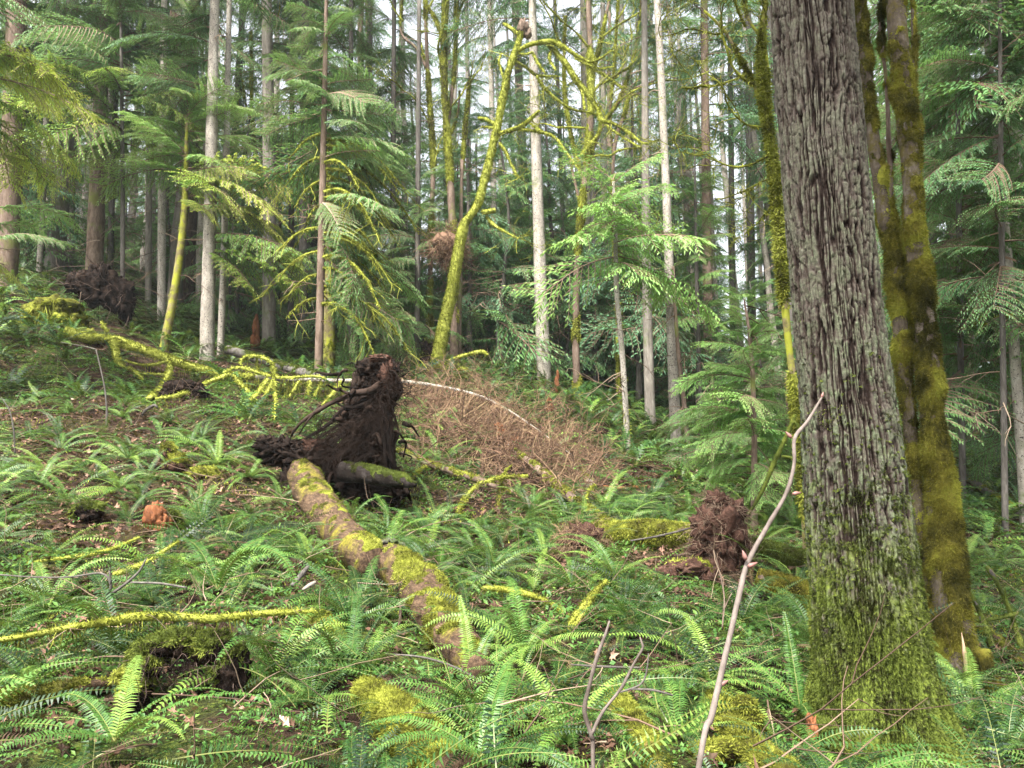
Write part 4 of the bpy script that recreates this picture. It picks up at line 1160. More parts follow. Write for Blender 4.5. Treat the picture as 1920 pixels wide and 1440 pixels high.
# ------------------------------------------------------------------ moss covered twin trunks behind it
sd_d = 6.7
root = thing('maple_tree', 'clump of moss covered trunks with ochre mossy swellings right behind the big fir', 'tree', tuple(np.array((P(1798, 1310, sd_d)[0], sd_d, gz(P(1798, 1310, sd_d)[0], sd_d)))))
b = np.array(root.location)
KEEP.append((b[0], b[1], .45))
M['bark_maple'] = bark_mat('maple_bark', g3((0.035, 0.026, 0.018), (0.10, 0.078, 0.058), (0.21, 0.18, 0.145)), 9, (1, 1, 0.5), patch=(0.08, 0.065, 0.02), patch_scale=9, patch_lo=0.5)
STEMS = [
    ([(1798, 1300, 128), (1792, 1220, 100), (1780, 1110, 90), (1770, 980, 82), (1764, 900, 68), (1752, 830, 56), (1745, 770, 50), (1742, 700, 56), (1736, 620, 50), (1728, 540, 48), (1722, 490, 56), (1714, 440, 46), (1709, 330, 44), (1698, 230, 46), (1688, 110, 48), (1678, 0, 46), (1668, -120, 42)], 0, 28),
    ([(1760, 1180, 60), (1738, 1060, 46), (1723, 960, 38), (1713, 870, 38), (1705, 790, 36), (1697, 720, 38), (1690, 640, 42), (1683, 560, 42), (1672, 470, 40), (1655, 390, 36), (1643, 300, 36), (1631, 200, 33), (1620, 100, 32), (1612, 0, 28), (1606, -120, 26)], .14, 22),
    ([(1712, 700, 22), (1700, 600, 24), (1690, 520, 24), (1676, 420, 20), (1668, 300, 20), (1662, 160, 18), (1652, 50, 16), (1660, -100, 14)], .28, 14),
    ([(1724, 480, 12), (1722, 340, 13), (1716, 200, 13), (1712, 80, 13), (1708, -100, 13)], .35, 12)]
for k, (line, dd, nseg) in enumerate(STEMS):
    Pn = [P(x, y, sd_d + dd) for x, y, _ in line]; rn = [rad(p, l[2]) * (.80, .72, .5, .5)[k] for p, l in zip(Pn, line)]
    if k == 0:
        Pn.insert(0, Pn[0] * (1, 1, 0) + (0, 0, b[2] - .3)); rn.insert(0, rn[0] * 1.25)
    top = Pn[-1] + (Pn[-1] - Pn[-2]) / (Pn[-1] - Pn[-2])[2] * 8
    Pn.append(top); rn.append(rn[-1] * .5)
    C, r = catmull(Pn, rn, .03)
    def dsp(V, N, TH, S, k=k):
        q = V.copy(); q[:, 2] *= 1.0
        base_ = .012 * fbm(V * np.array((8, 8, 5)), 4, 41 + k)
        rt = .06 * smooth(.5, -.3, V[:, 2]) * np.cos(TH * 4 + 2) if k == 0 else 0
        return base_ + rt
    V, Q, T, N = tube(C, r, nseg * 2, dsp)
    g = Geo(); g.add(V, Q, T); o = g.build('trunk', M['bark_maple'] if k != 2 else M['bark_brown'], root)
    msk = lambda p, n: np.clip(smooth(-0.16, 0.16, fbm(p * np.array((1.6, 1.6, 1.5)), 4, 51) + .42 * fbm(p * np.array((9, 9, 7)), 3, 52) + 0.12 * n[:, 0] + .31 + .2 * smooth(1.6, .4, p[:, 2])), 0, 1)
    kk = msk(V, N)
    rm = float(np.mean(r[: len(r) // 2]))
    V2 = V + N * ((kk - .55) * .030 + kk * .055 * fbm(V * np.array((6, 6, 5)), 4, 61))[:, None]
    mg = Geo()
    mg.add(V2, Q, T, tint=np.clip(.50 + .8 * fbm(V * 3.2, 3, 5), 0, 1))
    fuzz(mg, V2, Q, N, 16000, .024, .0038, rg, .7, lambda p, n: msk(p, n) * (p[:, 2] < 6.6), tint=(.12, 1.0), tfreq=3.2)
    mg.build('moss', M['moss_ochre'], o)
g = Geo()
for (x0, y0, x1, y1, w_) in ((1803, 1186, 1812, 1262, 9), (1772, 1290, 1768, 1322, 10)):
    Pp = [P(x0, y0, 6.36), P((x0 + x1) / 2 + 1, (y0 + y1) / 2, 6.33), P(x1, y1, 6.35)]
    C, r = catmull(Pp, [.002, rad(Pp[1], w_), rad(Pp[2], w_ * .6)], .02)
    V, Q, T, N = tube(C, r, 7, lumpy(.006, 30, 3)); g.add(V, Q, T)
g.build('split_wood', M['wood'], root)
for (pp) in ([(1840, 1220, 26), (1862, 1290, 30), (1885, 1340, 24)], [(1780, 1270, 34), (1770, 1330, 26)]):
    Pn = np.array([P(x, y, 6.35) for x, y, _ in pp]); rn = [rad(p, q[2]) for p, q in zip(Pn, pp)]
    limb('root', Pn, rn, M['bark_moss'], root, 12, .3, 6, 7, M['moss_ochre'], 9000, .02, .004)

# ------------------------------------------------------------------ arched mossy snag
ad = 19.5
q = P(818, 694, ad); q[2] = min(q[2], gz(q[0], q[1]))
snag = thing('dead_maple', 'broken yellow mossy snag whose top arches over to the right, centre of the picture', 'dead tree', tuple(q))
KEEP.append((q[0], q[1], .35))
MO = M['moss']
def px_limb(name, line, d, parent, seed, dd=0.0, bark='bark_moss', moss=MO, dens=3600, ln=.036, wd=.009, drape=None, n=10, extra=None, **kw):
    Pn = [P(l[0], l[1], d + dd * i_ / max(1, len(line) - 1)) for i_, l in enumerate(line)]
    rn = [rad(p, l[2]) * (.60 if name == 'trunk' else .66) for p, l in zip(Pn, line)]
    if extra is not None:
        Pn.insert(0, extra); rn.insert(0, rn[0] * 1.2)
    return limb(name, Pn, rn, M[bark], parent, n, .3, 5, seed, moss, dens, ln, wd, .4, -.9, .0, drape=drape, **kw)
px_limb('trunk', [(818, 692, 37), (835, 600, 34), (848, 540, 29), (862, 460, 28), (872, 420, 23), (895, 385, 21), (908, 340, 20), (925, 270, 18), (938, 210, 17), (950, 150, 16), (962, 108, 14), (972, 82, 13), (978, 62, 15), (980, 46, 10)], ad, snag, 1, extra=q - (0, 0, .5), base=.85, mtint=(.3, 1.0))
for k, (ln_, dd) in enumerate([
    ([(968, 98, 9), (985, 88, 12), (1003, 82, 12), (1035, 79, 15), (1058, 90, 11), (1085, 107, 8), (1110, 116, 6), (1138, 102, 4), (1155, 84, 2)], -.6),
    ([(1078, 104, 8), (1110, 128, 7), (1140, 146, 5), (1168, 166, 3)], -.8),
    ([(1028, 84, 12), (1045, 102, 13), (1062, 122, 15), (1080, 150, 16), (1104, 180, 13), (1122, 208, 10), (1128, 226, 11), (1150, 233, 8), (1180, 250, 7), (1200, 267, 5), (1216, 270, 2)], -.9),
    ([(1128, 222, 7), (1122, 250, 6), (1104, 272, 7), (1088, 292, 3)], -.9),
    ([(1130, 228, 5), (1150, 245, 4), (1175, 262, 4), (1200, 276, 2)], -1.0),
    ([(962, 112, 7), (985, 126, 7), (1008, 142, 7), (1045, 143, 3)], .4),
    ([(1006, 142, 6), (1018, 162, 7), (1045, 188, 7), (1075, 206, 5), (1110, 212, 5), (1130, 224, 5)], .3),
    ([(998, 98, 5), (1008, 118, 6), (1022, 138, 4)], -.2),
    ([(970, 100, 4), (985, 102, 5), (1000, 98, 4)], -.2),
    ([(936, 252, 12), (955, 246, 13), (980, 236, 13), (998, 220, 8), (1012, 208, 6)], -.6),
    ([(994, 232, 5), (1006, 240, 5), (1016, 249, 8)], -.7),
    ([(972, 243, 8), (1012, 248, 8), (1040, 258, 6), (1060, 284, 5), (1088, 322, 3)], -.8),
    ([(926, 232, 8), (910, 224, 8), (897, 222, 8)], .3),
    ([(926, 240, 6), (904, 238, 5)], .3),
    ([(936, 268, 6), (948, 284, 7), (958, 308, 5), (972, 334, 3)], -.3),
    ([(905, 398, 12), (914, 398, 13), (928, 395, 13)], -.2),
    ([(912, 406, 7), (928, 424, 8), (948, 436, 6), (972, 448, 2)], -.4),
    ([(830, 688, 9), (850, 674, 9), (875, 666, 9), (903, 660, 9), (914, 666, 4)], -.7),
    ([(973, 66, 10), (958, 54, 10), (944, 45, 7)], .2),
    ([(948, 160, 4), (936, 118, 4), (940, 100, 2)], .2),
    ([(1080, 150, 5), (1092, 176, 4), (1096, 205, 3)], -.9),
    ([(1035, 90, 5), (1030, 110, 6), (1042, 132, 3)], -.6),
    ([(1078, 110, 4), (1120, 128, 3), (1150, 125, 2)], -.9)]):
    px_limb('branch', ln_, ad, snag, 10 + k, dd, drape=(5, .28), n=8, base=.75, mtint=(.25, 1.0))
g = Geo(); rg = rng_(8)
for (x, y, L, kx) in ((1155, 84, .5, 8), (1168, 166, .8, 10), (1110, 116, .7, 9), (1140, 146, .8, 9), (1216, 270, .9, 6), (1088, 292, .8, 10), (1150, 233, .6, 7), (1088, 322, .7, 6), (972, 448, .6, 8), (972, 334, .6, 8), (1045, 143, .6, 7), (940, 100, .5, 6), (1200, 267, .9, 7), (955, 250, .5, 5), (1020, 165, .5, 5), (1180, 250, .7, 6), (1104, 272, .6, 6), (905, 240, .5, 5)):
    for _ in range(kx):
        p = P(x + rg.normal(0, 7), y + rg.normal(0, 5), ad - .7)
        twigs(g, p, np.array((rg.normal(.3, .9), rg.normal(0, .4), rg.normal(-.3, .6))), L * rg.uniform(.4, 1.3), .010, rg, 2, 0, 5, .35, .04, 3)
g.build('twig_spray', MO, snag)
g = Geo(); lump(g, P(981, 52, ad), (.14, .14, .22), 3, 12, .5, 2.5); lump(g, P(990, 62, ad), (.10, .1, .16), 6, 12, .5, 2.5)
g.build('rotten_knob', M['bark_brown'], snag)
lump(gm := Geo(), P(822, 706, ad - .3), (.75, .5, .28), 12, 18, .4, 2, tint=.5)
lv, lq, ln_ = lump(Geo(), P(822, 706, ad - .3), (.75, .5, .28), 12, 18, .4, 2)
fuzz(gm, lv, lq, ln_, 3000, .06, .01, rg, .4)
gm.build('mossy_foot', MO, snag)

# ------------------------------------------------------------------ long fallen mossy tree from the left root mound
q0 = P(95, 610, 18.6)
ft = thing('fallen_tree', 'long fallen yellow mossy tree with a draped root mound at its left end', 'fallen tree', (q0[0], q0[1], gz(q0[0], q0[1])))
def d4(name, line, parent, seed, moss=MO, bark='bark_moss', dens=2600, ln=.05, wd=.011, drape=None, n=10, **kw):
    line = fixd(line)
    if name == 'branch': dm_ = min(l[3] for l in line); line = [(l[0], l[1], l[2], .5 * (l[3] + dm_) - .25) for l in line]
    if name == 'branch' or line[0][2] > 20: keep_front(line, .34, 26)
    Pn = np.array([P(l[0], l[1], l[3]) for l in line]); rn = [rad(p, l[2]) * (.72 if name == 'branch' else .95) for p, l in zip(Pn, line)]
    kw.setdefault('mlo', -.7); kw.setdefault('mhi', .1)
    return limb(name, Pn, rn, M[bark], parent, n, kw.pop('amp', .18), kw.pop('freq', 5), seed, moss, dens, ln, wd, .5, drape=drape, **kw)
d4('trunk', [(120, 625, 30, 18.7), (160, 636, 24, 18.4), (205, 640, 20, 18), (250, 652, 20, 17.6), (310, 672, 18, 17.2), (360, 690, 17, 16.8), (420, 703, 14, 16.5), (480, 709, 12, 16.2)], ft, 1, drape=(14, .3), base=.85, mtint=(.3, 1.0))
d4('trunk', [(478, 709, 12, 16.2), (560, 712, 10, 16), (620, 714, 9, 16), (690, 714, 8, 15.9), (760, 716, 8, 15.8), (830, 726, 7, 15.6), (900, 743, 6, 15.3), (960, 774, 5, 15), (1010, 808, 4, 14.7), (1060, 845, 3, 14.4), (1085, 862, 2, 14.2)], ft, 2, moss=None, bark='bark_pale')
BR_ = [([(312, 672, 12, 17.1), (319, 690, 13, 16.8), (310, 715, 13, 16.4), (296, 735, 13, 16.1), (282, 746, 12, 16)]),
       ([(425, 704, 12, 16.4), (380, 722, 11, 15.9), (335, 742, 11, 15.5), (292, 749, 9, 15.3)]),
       ([(212, 640, 17, 18), (218, 668, 13, 17.6), (226, 684, 11, 17.4), (236, 692, 6, 17.2)]),
       ([(318, 676, 8, 17), (290, 684, 8, 16.8), (262, 684, 7, 16.7), (232, 676, 5, 16.6)]),
       ([(318, 702, 6, 16.9), (285, 702, 6, 16.7), (250, 700, 4, 16.5)]),
       ([(450, 683, 6, 16.3), (461, 669, 7, 16.3), (488, 670, 8, 16.2), (508, 681, 8, 16.1), (515, 706, 8, 16)]),
       ([(420, 700, 8, 16.5), (450, 690, 7, 16.4), (520, 708, 7, 16.1), (590, 706, 6, 16), (612, 712, 3, 15.9)]),
       ([(196, 638, 14, 18), (222, 634, 8, 17.9), (250, 650, 6, 17.8)]),
       ([(503, 711, 9, 16.1), (487, 733, 9, 15.9), (472, 750, 8, 15.8)]), ([(512, 712, 7, 16.1), (506, 726, 8, 16), (499, 740, 6, 15.9)]),
       ([(562, 714, 6, 16), (552, 730, 7, 15.9), (542, 746, 5, 15.8)]), ([(582, 714, 5, 16), (577, 740, 5, 15.9)]), ([(604, 716, 5, 16), (590, 742, 5, 15.9)]),
       ([(515, 715, 4, 15.9), (516, 745, 4, 15.9), (515, 790, 4, 15.8)]), ([(640, 714, 5, 16), (622, 740, 5, 15.8), (604, 760, 3, 15.6)]),
       ([(190, 602, 6, 18), (196, 614, 8, 18), (202, 622, 6, 18)]), ([(482, 668, 4, 16.2), (482, 684, 5, 16.2), (484, 700, 4, 16.2)]),
       ([(240, 690, 8, 17), (256, 700, 9, 16.9), (268, 712, 5, 16.8)]), ([(440, 704, 8, 16.4), (452, 722, 8, 16.1), (470, 738, 5, 16)])]
for k, ln_ in enumerate(BR_):
    d4('branch', ln_, ft, 30 + k, drape=(10, .26), n=8, base=.85, mtint=(.35, 1.0))
g = Geo(); rg = rng_(12); gm = Geo()
for (x, y, rx, rz, s_) in ((95, 600, .55, .48, 1), (72, 618, .34, .36, 2), (125, 612, .40, .30, 3), (140, 640, .26, .3, 4), (82, 645, .26, .22, 5), (112, 580, .4, .22, 6), (165, 640, .30, .2, 7)):
    c = P(x, y, 18.7)
    lump(g, c, (rx * .9, .5, rz * .9), s_, 16, .5, 2)
    lv, lq, ln_ = lump(Geo(), c, (rx, .55, rz), s_, 16, .5, 2)
    kz = smooth(-.1, .5, ln_[:, 2] + .5 * fbm(lv * 3, 3, 7))
    gm.add(lv + ln_ * (.10 * (kz - .5))[:, None], lq, tint=np.clip(.35 + .5 * fbm(lv * 3, 3, 2), 0, 1))
    fuzz(gm, lv, lq, ln_, 3000, .07, .012, rg, .9, lambda p, n: .15 + smooth(-.3, .4, n[:, 2]))
    for _ in range(40):
        a = rg.uniform(0, 6.28); q = c + np.array((math.cos(a) * rx, -abs(math.sin(a)) * .5, rz * rg.uniform(-.2, .7)))
        strand(gm, q, rg.uniform(.15, .6), rg, .016, 0, rg.uniform(.2, .85), .25)
rp = g.build('root_plate', M['soil_red'], ft)
gm.build('moss', MO, rp)
g = Geo()                                        # yellow twig curtains below the left half
for _ in range(230):
    u_ = rg.random(); x = 425 + 290 * u_; y = 706 + rg.normal(6, 5)
    twigs(g, P(x, y, 16 - .2 * rg.random()), np.array((rg.normal(-.15, .35), rg.normal(0, .3), -1)), rg.uniform(.2, 1.5), .006, rg, 1, 0, 6, .4, .08, 4, spread=.5, tint=rg.uniform(.05, .75))
g.build('yellow_twigs', M['moss'], ft)
g = Geo()                                        # brown grey twig curtain under the bent tip
tip_line = np.array([(740, 716), (830, 726), (900, 743), (960, 774), (1010, 808), (1060, 845), (1085, 862)], float)
for _ in range(620):
    u_ = rg.random() * 6; i_ = int(u_); f_ = u_ - i_
    x, y = tip_line[i_] * (1 - f_) + tip_line[i_ + 1] * f_
    dq = 15.7 - 1.5 * (x - 740) / 345
    up = rg.random() < .12
    L = rg.uniform(.4, 1.9) * (1 if x < 960 else .75)
    twigs(g, P(x, y, dq), np.array((rg.normal(-.35, .6), rg.normal(-.1, .5), .6 if up else -1)), L * (.4 if up else 1), rg.choice((.004, .006, .010)), rg, 2 if L > .8 else 1, 0, 6, .22, .03, 4, spread=.5)
g.build('brown_twigs', M['twig_pink'], ft)

M['soil_log'] = bark_mat('wet_dark_bark', g3((0.006, 0.005, 0.004), (0.018, 0.014, 0.012), (0.075, 0.065, 0.06)), 8, (1, 1, 1), .5, .8, .02)
# ------------------------------------------------------------------ uprooted tree: dark root plate and log
rd = 10.9
q0 = P(670, 925, rd); q0[2] = gz(q0[0], rd)
ut = thing('uprooted_tree', 'uprooted tree with a towering black root plate, its reddish log running toward the centre', 'fallen tree', tuple(q0))
g = Geo()
Pn = [P(x, y, rd + .1) for x, y in ((690, 960), (688, 890), (690, 820), (692, 770), (700, 725), (708, 695), (714, 678))]
rn = [rad(p, w_) for p, w_ in zip(Pn, (150, 134, 112, 100, 92, 80, 56))]
C, r = catmull(Pn, rn, .035)
def rpd(V, N, TH, S):
    st = fbm(np.column_stack((np.cos(TH) * 5, np.sin(TH) * 5, V[:, 2] * 1.2)), 4, 3)
    return .17 * st + .12 * fbm(V * 5, 4, 5) + .05 * fbm(V * 18, 3, 8)
V, Q, T, N = tube(C, r * .86, 90, rpd)
c0 = C[:, None, :].repeat(90, 1).reshape(-1, 3)
Vr = V.copy(); Vr[:-2, 1] = c0[:, 1] + (V[:-2, 1] - c0[:, 1]) * .55        # a plate: thinner front to back
g.add(Vr, Q, T)
for (x, y, w_, h_, s_) in ((700, 690, 60, 40, 1), (722, 700, 50, 52, 2), (735, 738, 30, 34, 3), (712, 676, 42, 20, 4), (690, 716, 40, 36, 5), (660, 870, 80, 44, 6), (640, 890, 60, 34, 7), (735, 905, 40, 50, 8), (700, 935, 90, 34, 9)):
    p = P(x, y, rd - .1); lump(g, p, (rad(p, w_), rad(p, (w_ + h_) / 2) * .7, rad(p, h_)), s_, 20, .55, 2.4)
plate = g.build('root_plate', M['soil'], ut)
for (x, y, w_, h_, s_) in ((728, 706, 30, 50, 21), (742, 728, 22, 34, 22), (712, 672, 36, 12, 23), (528, 846, 80, 40, 24), (566, 858, 84, 44, 26), (500, 832, 46, 26, 28), (664, 852, 84, 44, 30), (604, 862, 80, 44, 32), (545, 905, 36, 60, 34), (640, 905, 70, 50, 36), (700, 925, 110, 34, 38), (590, 840, 60, 30, 29)):  # the narrow dark clod left of the log stands in for cavity shade
    g = Geo(); p = P(x, y, rd - .35); lump(g, p, (rad(p, w_), rad(p, (w_ + h_) / 2) * .6, rad(p, h_)), s_, 22, .85, 3.6)
    g.build('soil_and_cavity_clod', M['soil_red'] if s_ % 2 else M['soil'], ut)
ROOTS = [[(712, 722, 16), (690, 733, 13), (665, 738, 11), (630, 752, 9), (600, 768, 8), (570, 788, 7), (552, 806, 6), (546, 818, 4)],
         [(690, 745, 10), (650, 770, 8), (610, 800, 7), (575, 822, 5), (560, 832, 3)], [(685, 760, 8), (645, 790, 7), (600, 820, 6), (560, 845, 4)],
         [(690, 780, 9), (650, 810, 8), (615, 835, 7), (590, 850, 4)], [(680, 790, 10), (660, 830, 11), (640, 860, 9), (626, 878, 6)],
         [(660, 790, 7), (665, 812, 8), (656, 836, 8), (640, 850, 5)], [(730, 755, 6), (742, 790, 5), (747, 815, 4), (738, 838, 4), (734, 848, 2)],
         [(722, 760, 9), (728, 820, 9), (738, 870, 9), (756, 908, 6)], [(715, 780, 9), (722, 840, 9), (728, 900, 8), (742, 930, 5)], [(700, 800, 9), (706, 860, 9), (708, 925, 6)],
         [(735, 800, 6), (732, 860, 7), (744, 915, 5)], [(672, 700, 3), (668, 688, 3), (660, 680, 3), (650, 684, 2)], [(700, 680, 5), (706, 668, 6), (716, 666, 5), (726, 674, 4)],
         [(738, 690, 5), (746, 682, 6), (751, 680, 4), (744, 690, 4)], [(672, 728, 5), (642, 724, 4), (645, 712, 4), (642, 706, 2)],
         [(560, 845, 7), (590, 862, 6), (625, 888, 5), (660, 908, 4), (690, 935, 2)], [(625, 888, 3), (650, 912, 3), (668, 930, 2)], [(600, 760, 5), (575, 792, 4), (560, 815, 2)],
         [(700, 750, 9), (672, 762, 9), (650, 764, 7), (632, 756, 4)], [(640, 880, 16), (680, 862, 18), (700, 850, 10)]]
rr_ = rng_(404)
for _ in range(46):
    a0 = rr_.uniform(0, 1); x0 = 690 + rr_.normal(0, 26); y0 = 690 + 230 * a0
    dx = rr_.choice((-1, 1)) * rr_.uniform(.4, 1); dy = rr_.uniform(-.5, 1.1); L = rr_.uniform(25, 75) * (1 - .3 * a0); w0 = rr_.uniform(4, 11)
    x0 += dx * (18 + 30 * a0)
    ROOTS.append([(x0, y0, w0), (x0 + dx * L * .35, y0 + dy * L * .2 + rr_.normal(0, 5), w0 * .8), (x0 + dx * L * .65, y0 + dy * L * .55 + rr_.normal(0, 7), w0 * .55), (x0 + dx * L * .8 + rr_.normal(0, 6), y0 + dy * L, w0 * .25)])
for k, ln_ in enumerate(ROOTS):
    Pn = [P(l[0], l[1], rd - .42 + .1 * rg.normal()) for l in ln_]; rn = [rad(p, l[2]) for p, l in zip(Pn, ln_)]
    C, r = catmull(Pn, rn, .04)
    V, Q, T, N = tube(C, r, 8, lumpy(float(np.mean(r)) * .5, 12, k))
    gg = Geo(); gg.add(V, Q, T, tint=rg.uniform(.0, .35) if k else .6); gg.build('root', M['root'], ut)
g = Geo()
for _ in range(520):
    a = rg.random()
    if a < .45: x, y, dx, dz = 600 + rg.uniform(0, 95), 770 + rg.uniform(0, 90), -1.0, -.75
    elif a < .8: x, y, dx, dz = 650 + rg.uniform(0, 95), 730 + rg.uniform(0, 130), rg.normal(0, .3), -1.0
    else: x, y, dx, dz = 705 + rg.uniform(0, 50), 690 + rg.uniform(0, 70), rg.normal(.4, .6), rg.normal(-.3, .6)
    twigs(g, P(x, y, rd - .5 + .15 * rg.normal()), np.array((dx, rg.normal(0, .3), dz)), rg.uniform(.12, .6), .0042, rg, 1, 0, 6, .7, .05, 3, spread=.9, tint=rg.uniform(0, .22))
g.build('rootlets', M['root'], ut)
UP = [(560, 872, 66, 11.0), (575, 905, 72, 10.5), (602, 950, 78, 9.7), (638, 998, 82, 8.8), (672, 1034, 84, 8.15), (700, 1062, 78, 7.7)]
def lg(name, line, parent, seed, mat_='log', moss=M['moss'], mlo=-.1, mhi=.6, dens=7000, ln=.022, wd=.0045, n=40, amp=.16, dens2=None, **kw):
    Pn = np.array([P(l[0], l[1], l[3]) for l in line]); rn = [rad(p, l[2]) for p, l in zip(Pn, line)]
    keep_path(catmull(Pn, rn, .3)[0], float(np.max(rn)) + .08, 1)
    return limb(name, Pn, rn, M[mat_], parent, n, amp, 7, seed, moss, dens, ln, wd, .5, mlo, mhi, step=.04, **kw)
def patchy(o_):
    return o_
m, t, out = mk('log_wood')
tc = coords(t); n1 = noise(t, tc, 2.4, 6, .65); n2 = noise(t, tc, 35, 5, .7)
vr = t.nodes.new('ShaderNodeVectorRotate'); vr.rotation_type = 'Z_AXIS'; vr.inputs['Angle'].default_value = R(64); t.links.new(tc, vr.inputs['Vector'])
mp = t.nodes.new('ShaderNodeMapping'); mp.inputs['Scale'].default_value = (1.6, 15, 15)
t.links.new(vr.outputs[0], mp.inputs[0])
nl = noise(t, mp.outputs[0], 2.2, 6, .7)
f = math_(t, 'ADD', math_(t, 'MULTIPLY', nl, .65), math_(t, 'MULTIPLY', n2, .4))
lc = ramp(t, f, [(0.38, (0.030, 0.018, 0.012)), (0.49, (0.050, 0.032, 0.020)), (0.60, (0.110, 0.070, 0.042)), (0.74, (0.22, 0.155, 0.100))])
lm = ramp(t, n2, [(0.3, (0.05, 0.045, 0.010)), (0.55, (0.17, 0.15, 0.02)), (0.75, (0.32, 0.28, 0.04))])
k = math_(t, 'MULTIPLY', math_(t, 'SUBTRACT', n1, .54), 8); k.node.use_clamp = True
finish(t, out, mix(t, k, lc, lm), .75, bump=f, bstr=.9, bdist=.02, spec=.1)
M['log'] = m
def mossmask(thr, seed):
    return lambda p, n: smooth(thr - .12, thr + .16, .30 * n[:, 2] + .60 * fbm(p * 3.1, 4, seed) + .60 * fbm(p * 10, 3, seed))
def log_obj(line, parent, seed, thr=.22, name='trunk', mt='moss', bark='log', n=44, dens=16000, ln=.022, wd=.0042, amp=.12, raise_=.02, keep=True, tint=(.1, .85)):
    line = fixd(line); keep_front(line)
    Pn = np.array([P(l[0], l[1], l[3]) for l in line]); rn = [rad(p, l[2]) * .86 for p, l in zip(Pn, line)]
    C, r = catmull(Pn, rn, .035)
    if keep: keep_path(C, float(np.max(rn)) + .06, 8)
    la, lb = lumpy(float(np.mean(r)) * amp * 2.2, 3.2, seed), lumpy(float(np.mean(r)) * amp * .45, 18, seed + 9)
    V, Q, T, N = tube(C, r, n, lambda *a_: la(*a_) + lb(*a_))
    g = Geo(); g.add(V, Q, T); o = g.build(name, M[bark], parent)
    mf = mossmask(thr, seed + 3)
    k = mf(V, N)
    V2 = V + N * ((k - .35) * raise_ + .5 * raise_ * k * fbm(V * 16, 3, seed))[:, None]
    mg = Geo(); mg.add(V2, Q, T, tint=np.clip(.3 + .5 * fbm(V * 7, 3, 5), 0, 1))
    fuzz(mg, V2, Q, N, dens, ln, wd, rng_(seed), .5, mf, tint=tint, tfreq=4)
    mg.build('moss', M[mt], o)
    return o, C, r
log_obj(UP, ut, 3, .36)
# fallen needles and flakes on the log
lw = thing('fallen_log', 'lower broken section of the uprooted log, reddish bark with yellow moss bands, ending among ferns', 'log', tuple(P(800, 1180, 6.3)))
o, C, r = log_obj([(722, 1050, 78, 7.5), (748, 1068, 92, 7.15), (780, 1098, 104, 6.75), (812, 1140, 106, 6.3), (850, 1192, 96, 5.85), (880, 1228, 86, 5.55), (900, 1256, 68, 5.4)], lw, 7, .34)
g = Geo()
for k in range(3):                                  # torn bark rim at the break
    p = P(724 + 8 * k, 1044 + 3 * k, 7.5 - .04 * k)
    a = np.linspace(-.4, 3.5, 26)
    Tn, A, B = frames(C[:6]); up_ = np.array((0, 0, 1.0)); sd2 = np.cross(Tn[0], up_); sd2 /= np.linalg.norm(sd2); up2 = np.cross(sd2, Tn[0])
    ring = C[1 + k] + (sd2 * np.cos(a)[:, None] + up2 * np.sin(a)[:, None]) * (r[1] * (1.06 + .04 * k)) + rng_(k).normal(0, .012, (26, 3))
    V, Q, T, N = tube(ring, np.full(26, .018), 6, lumpy(.012, 30, k)); g.add(V, Q, T)
g.build('torn_bark', M['bark_dark'], lw)
g = Geo()
for (x, y, w_, h_, s_) in ((700, 1085, 60, 40, 1), (672, 1118, 40, 46, 2), (716, 1105, 50, 50, 3), (690, 1140, 40, 30, 4)):
    p = P(x, y, 7.45); lump(g, p, (rad(p, w_), rad(p, w_), rad(p, h_)), s_, 16, .6, 2.6)
o = g.build('rotten_core', M['soil'], ut)
g = Geo()
for (x, y, w_, h_, s_) in ((712, 1100, 52, 40, 1), (705, 1075, 50, 26, 5), (745, 1105, 44, 36, 9)):
    p = P(x, y, 7.3); lv, lq, ln_ = lump(g, p, (rad(p, w_), rad(p, w_), rad(p, h_)), s_, 16, .5, 2.6, tint=.5)
    fuzz(g, lv, lq, ln_, 20000, .025, .004, rg, .5, tint=(.2, .9))
g.build('moss', M['moss'], o)
lt = thing('log_stub', 'dark wet log stub with a pale broken tip jutting right from under the root plate', 'log', tuple(P(720, 900, 10.2)))
log_obj([(640, 884, 44, 10.3), (690, 890, 42, 10.2), (730, 898, 36, 10.1), (762, 904, 28, 10.0), (780, 910, 12, 9.95)], lt, 9, .22, bark='soil_log', mt='moss_green')

# ------------------------------------------------------------------ other logs, roots and sticks
def own_log(name, label, cat, line, seed, group=None, **kw):
    c = P(line[0][0], line[0][1], line[0][3])
    root = thing(name, label, cat, tuple(c), group)
    ext = kw.pop('twiggy', 0)
    log_obj(line, root, seed, **kw)
    if ext:
        rg = rng_(seed)
        for _ in range(ext):
            g = Geo()
            k = rg.integers(len(line) - 1); f = rg.random()
            l0, l1 = line[k], line[k + 1]
            p = P(*(np.array((l0[0], l0[1], l0[3])) * (1 - f) + np.array((l1[0], l1[1], l1[3])) * f))
            twigs(g, p, rg.normal(0, 1, 3), rg.uniform(.15, .5), .005, rg, 1, 0, 5, .3, .02, 3)
            g.build('twig', M['twig'], root)
    return root
def gd(px, py, lift=0.0):
    return float(G(px, py, lift)[1])
def gl(*pts_, up=0.4):
    """give pixel points a ground distance (a little nearer than the ground, so the piece lies on it)"""
    out = []
    for x, y, w_ in pts_:
        d = G(x, y + w_ * .3)[1]; out.append((x, y, w_, d - .02 - 0.25 * w_ * d / FPX))
    # smooth the distances
    d = np.array([o[3] for o in out])
    if len(d) > 2:
        fit = np.polyfit(np.arange(len(d)), d, 1 if len(d) < 5 else 2); d = np.minimum(np.polyval(fit, np.arange(len(d))), d + .5)
    return [(o[0], o[1], o[2], float(k)) for o, k in zip(out, d)]
S = dict(n=12, dens=5000, ln=.035, wd=.008)
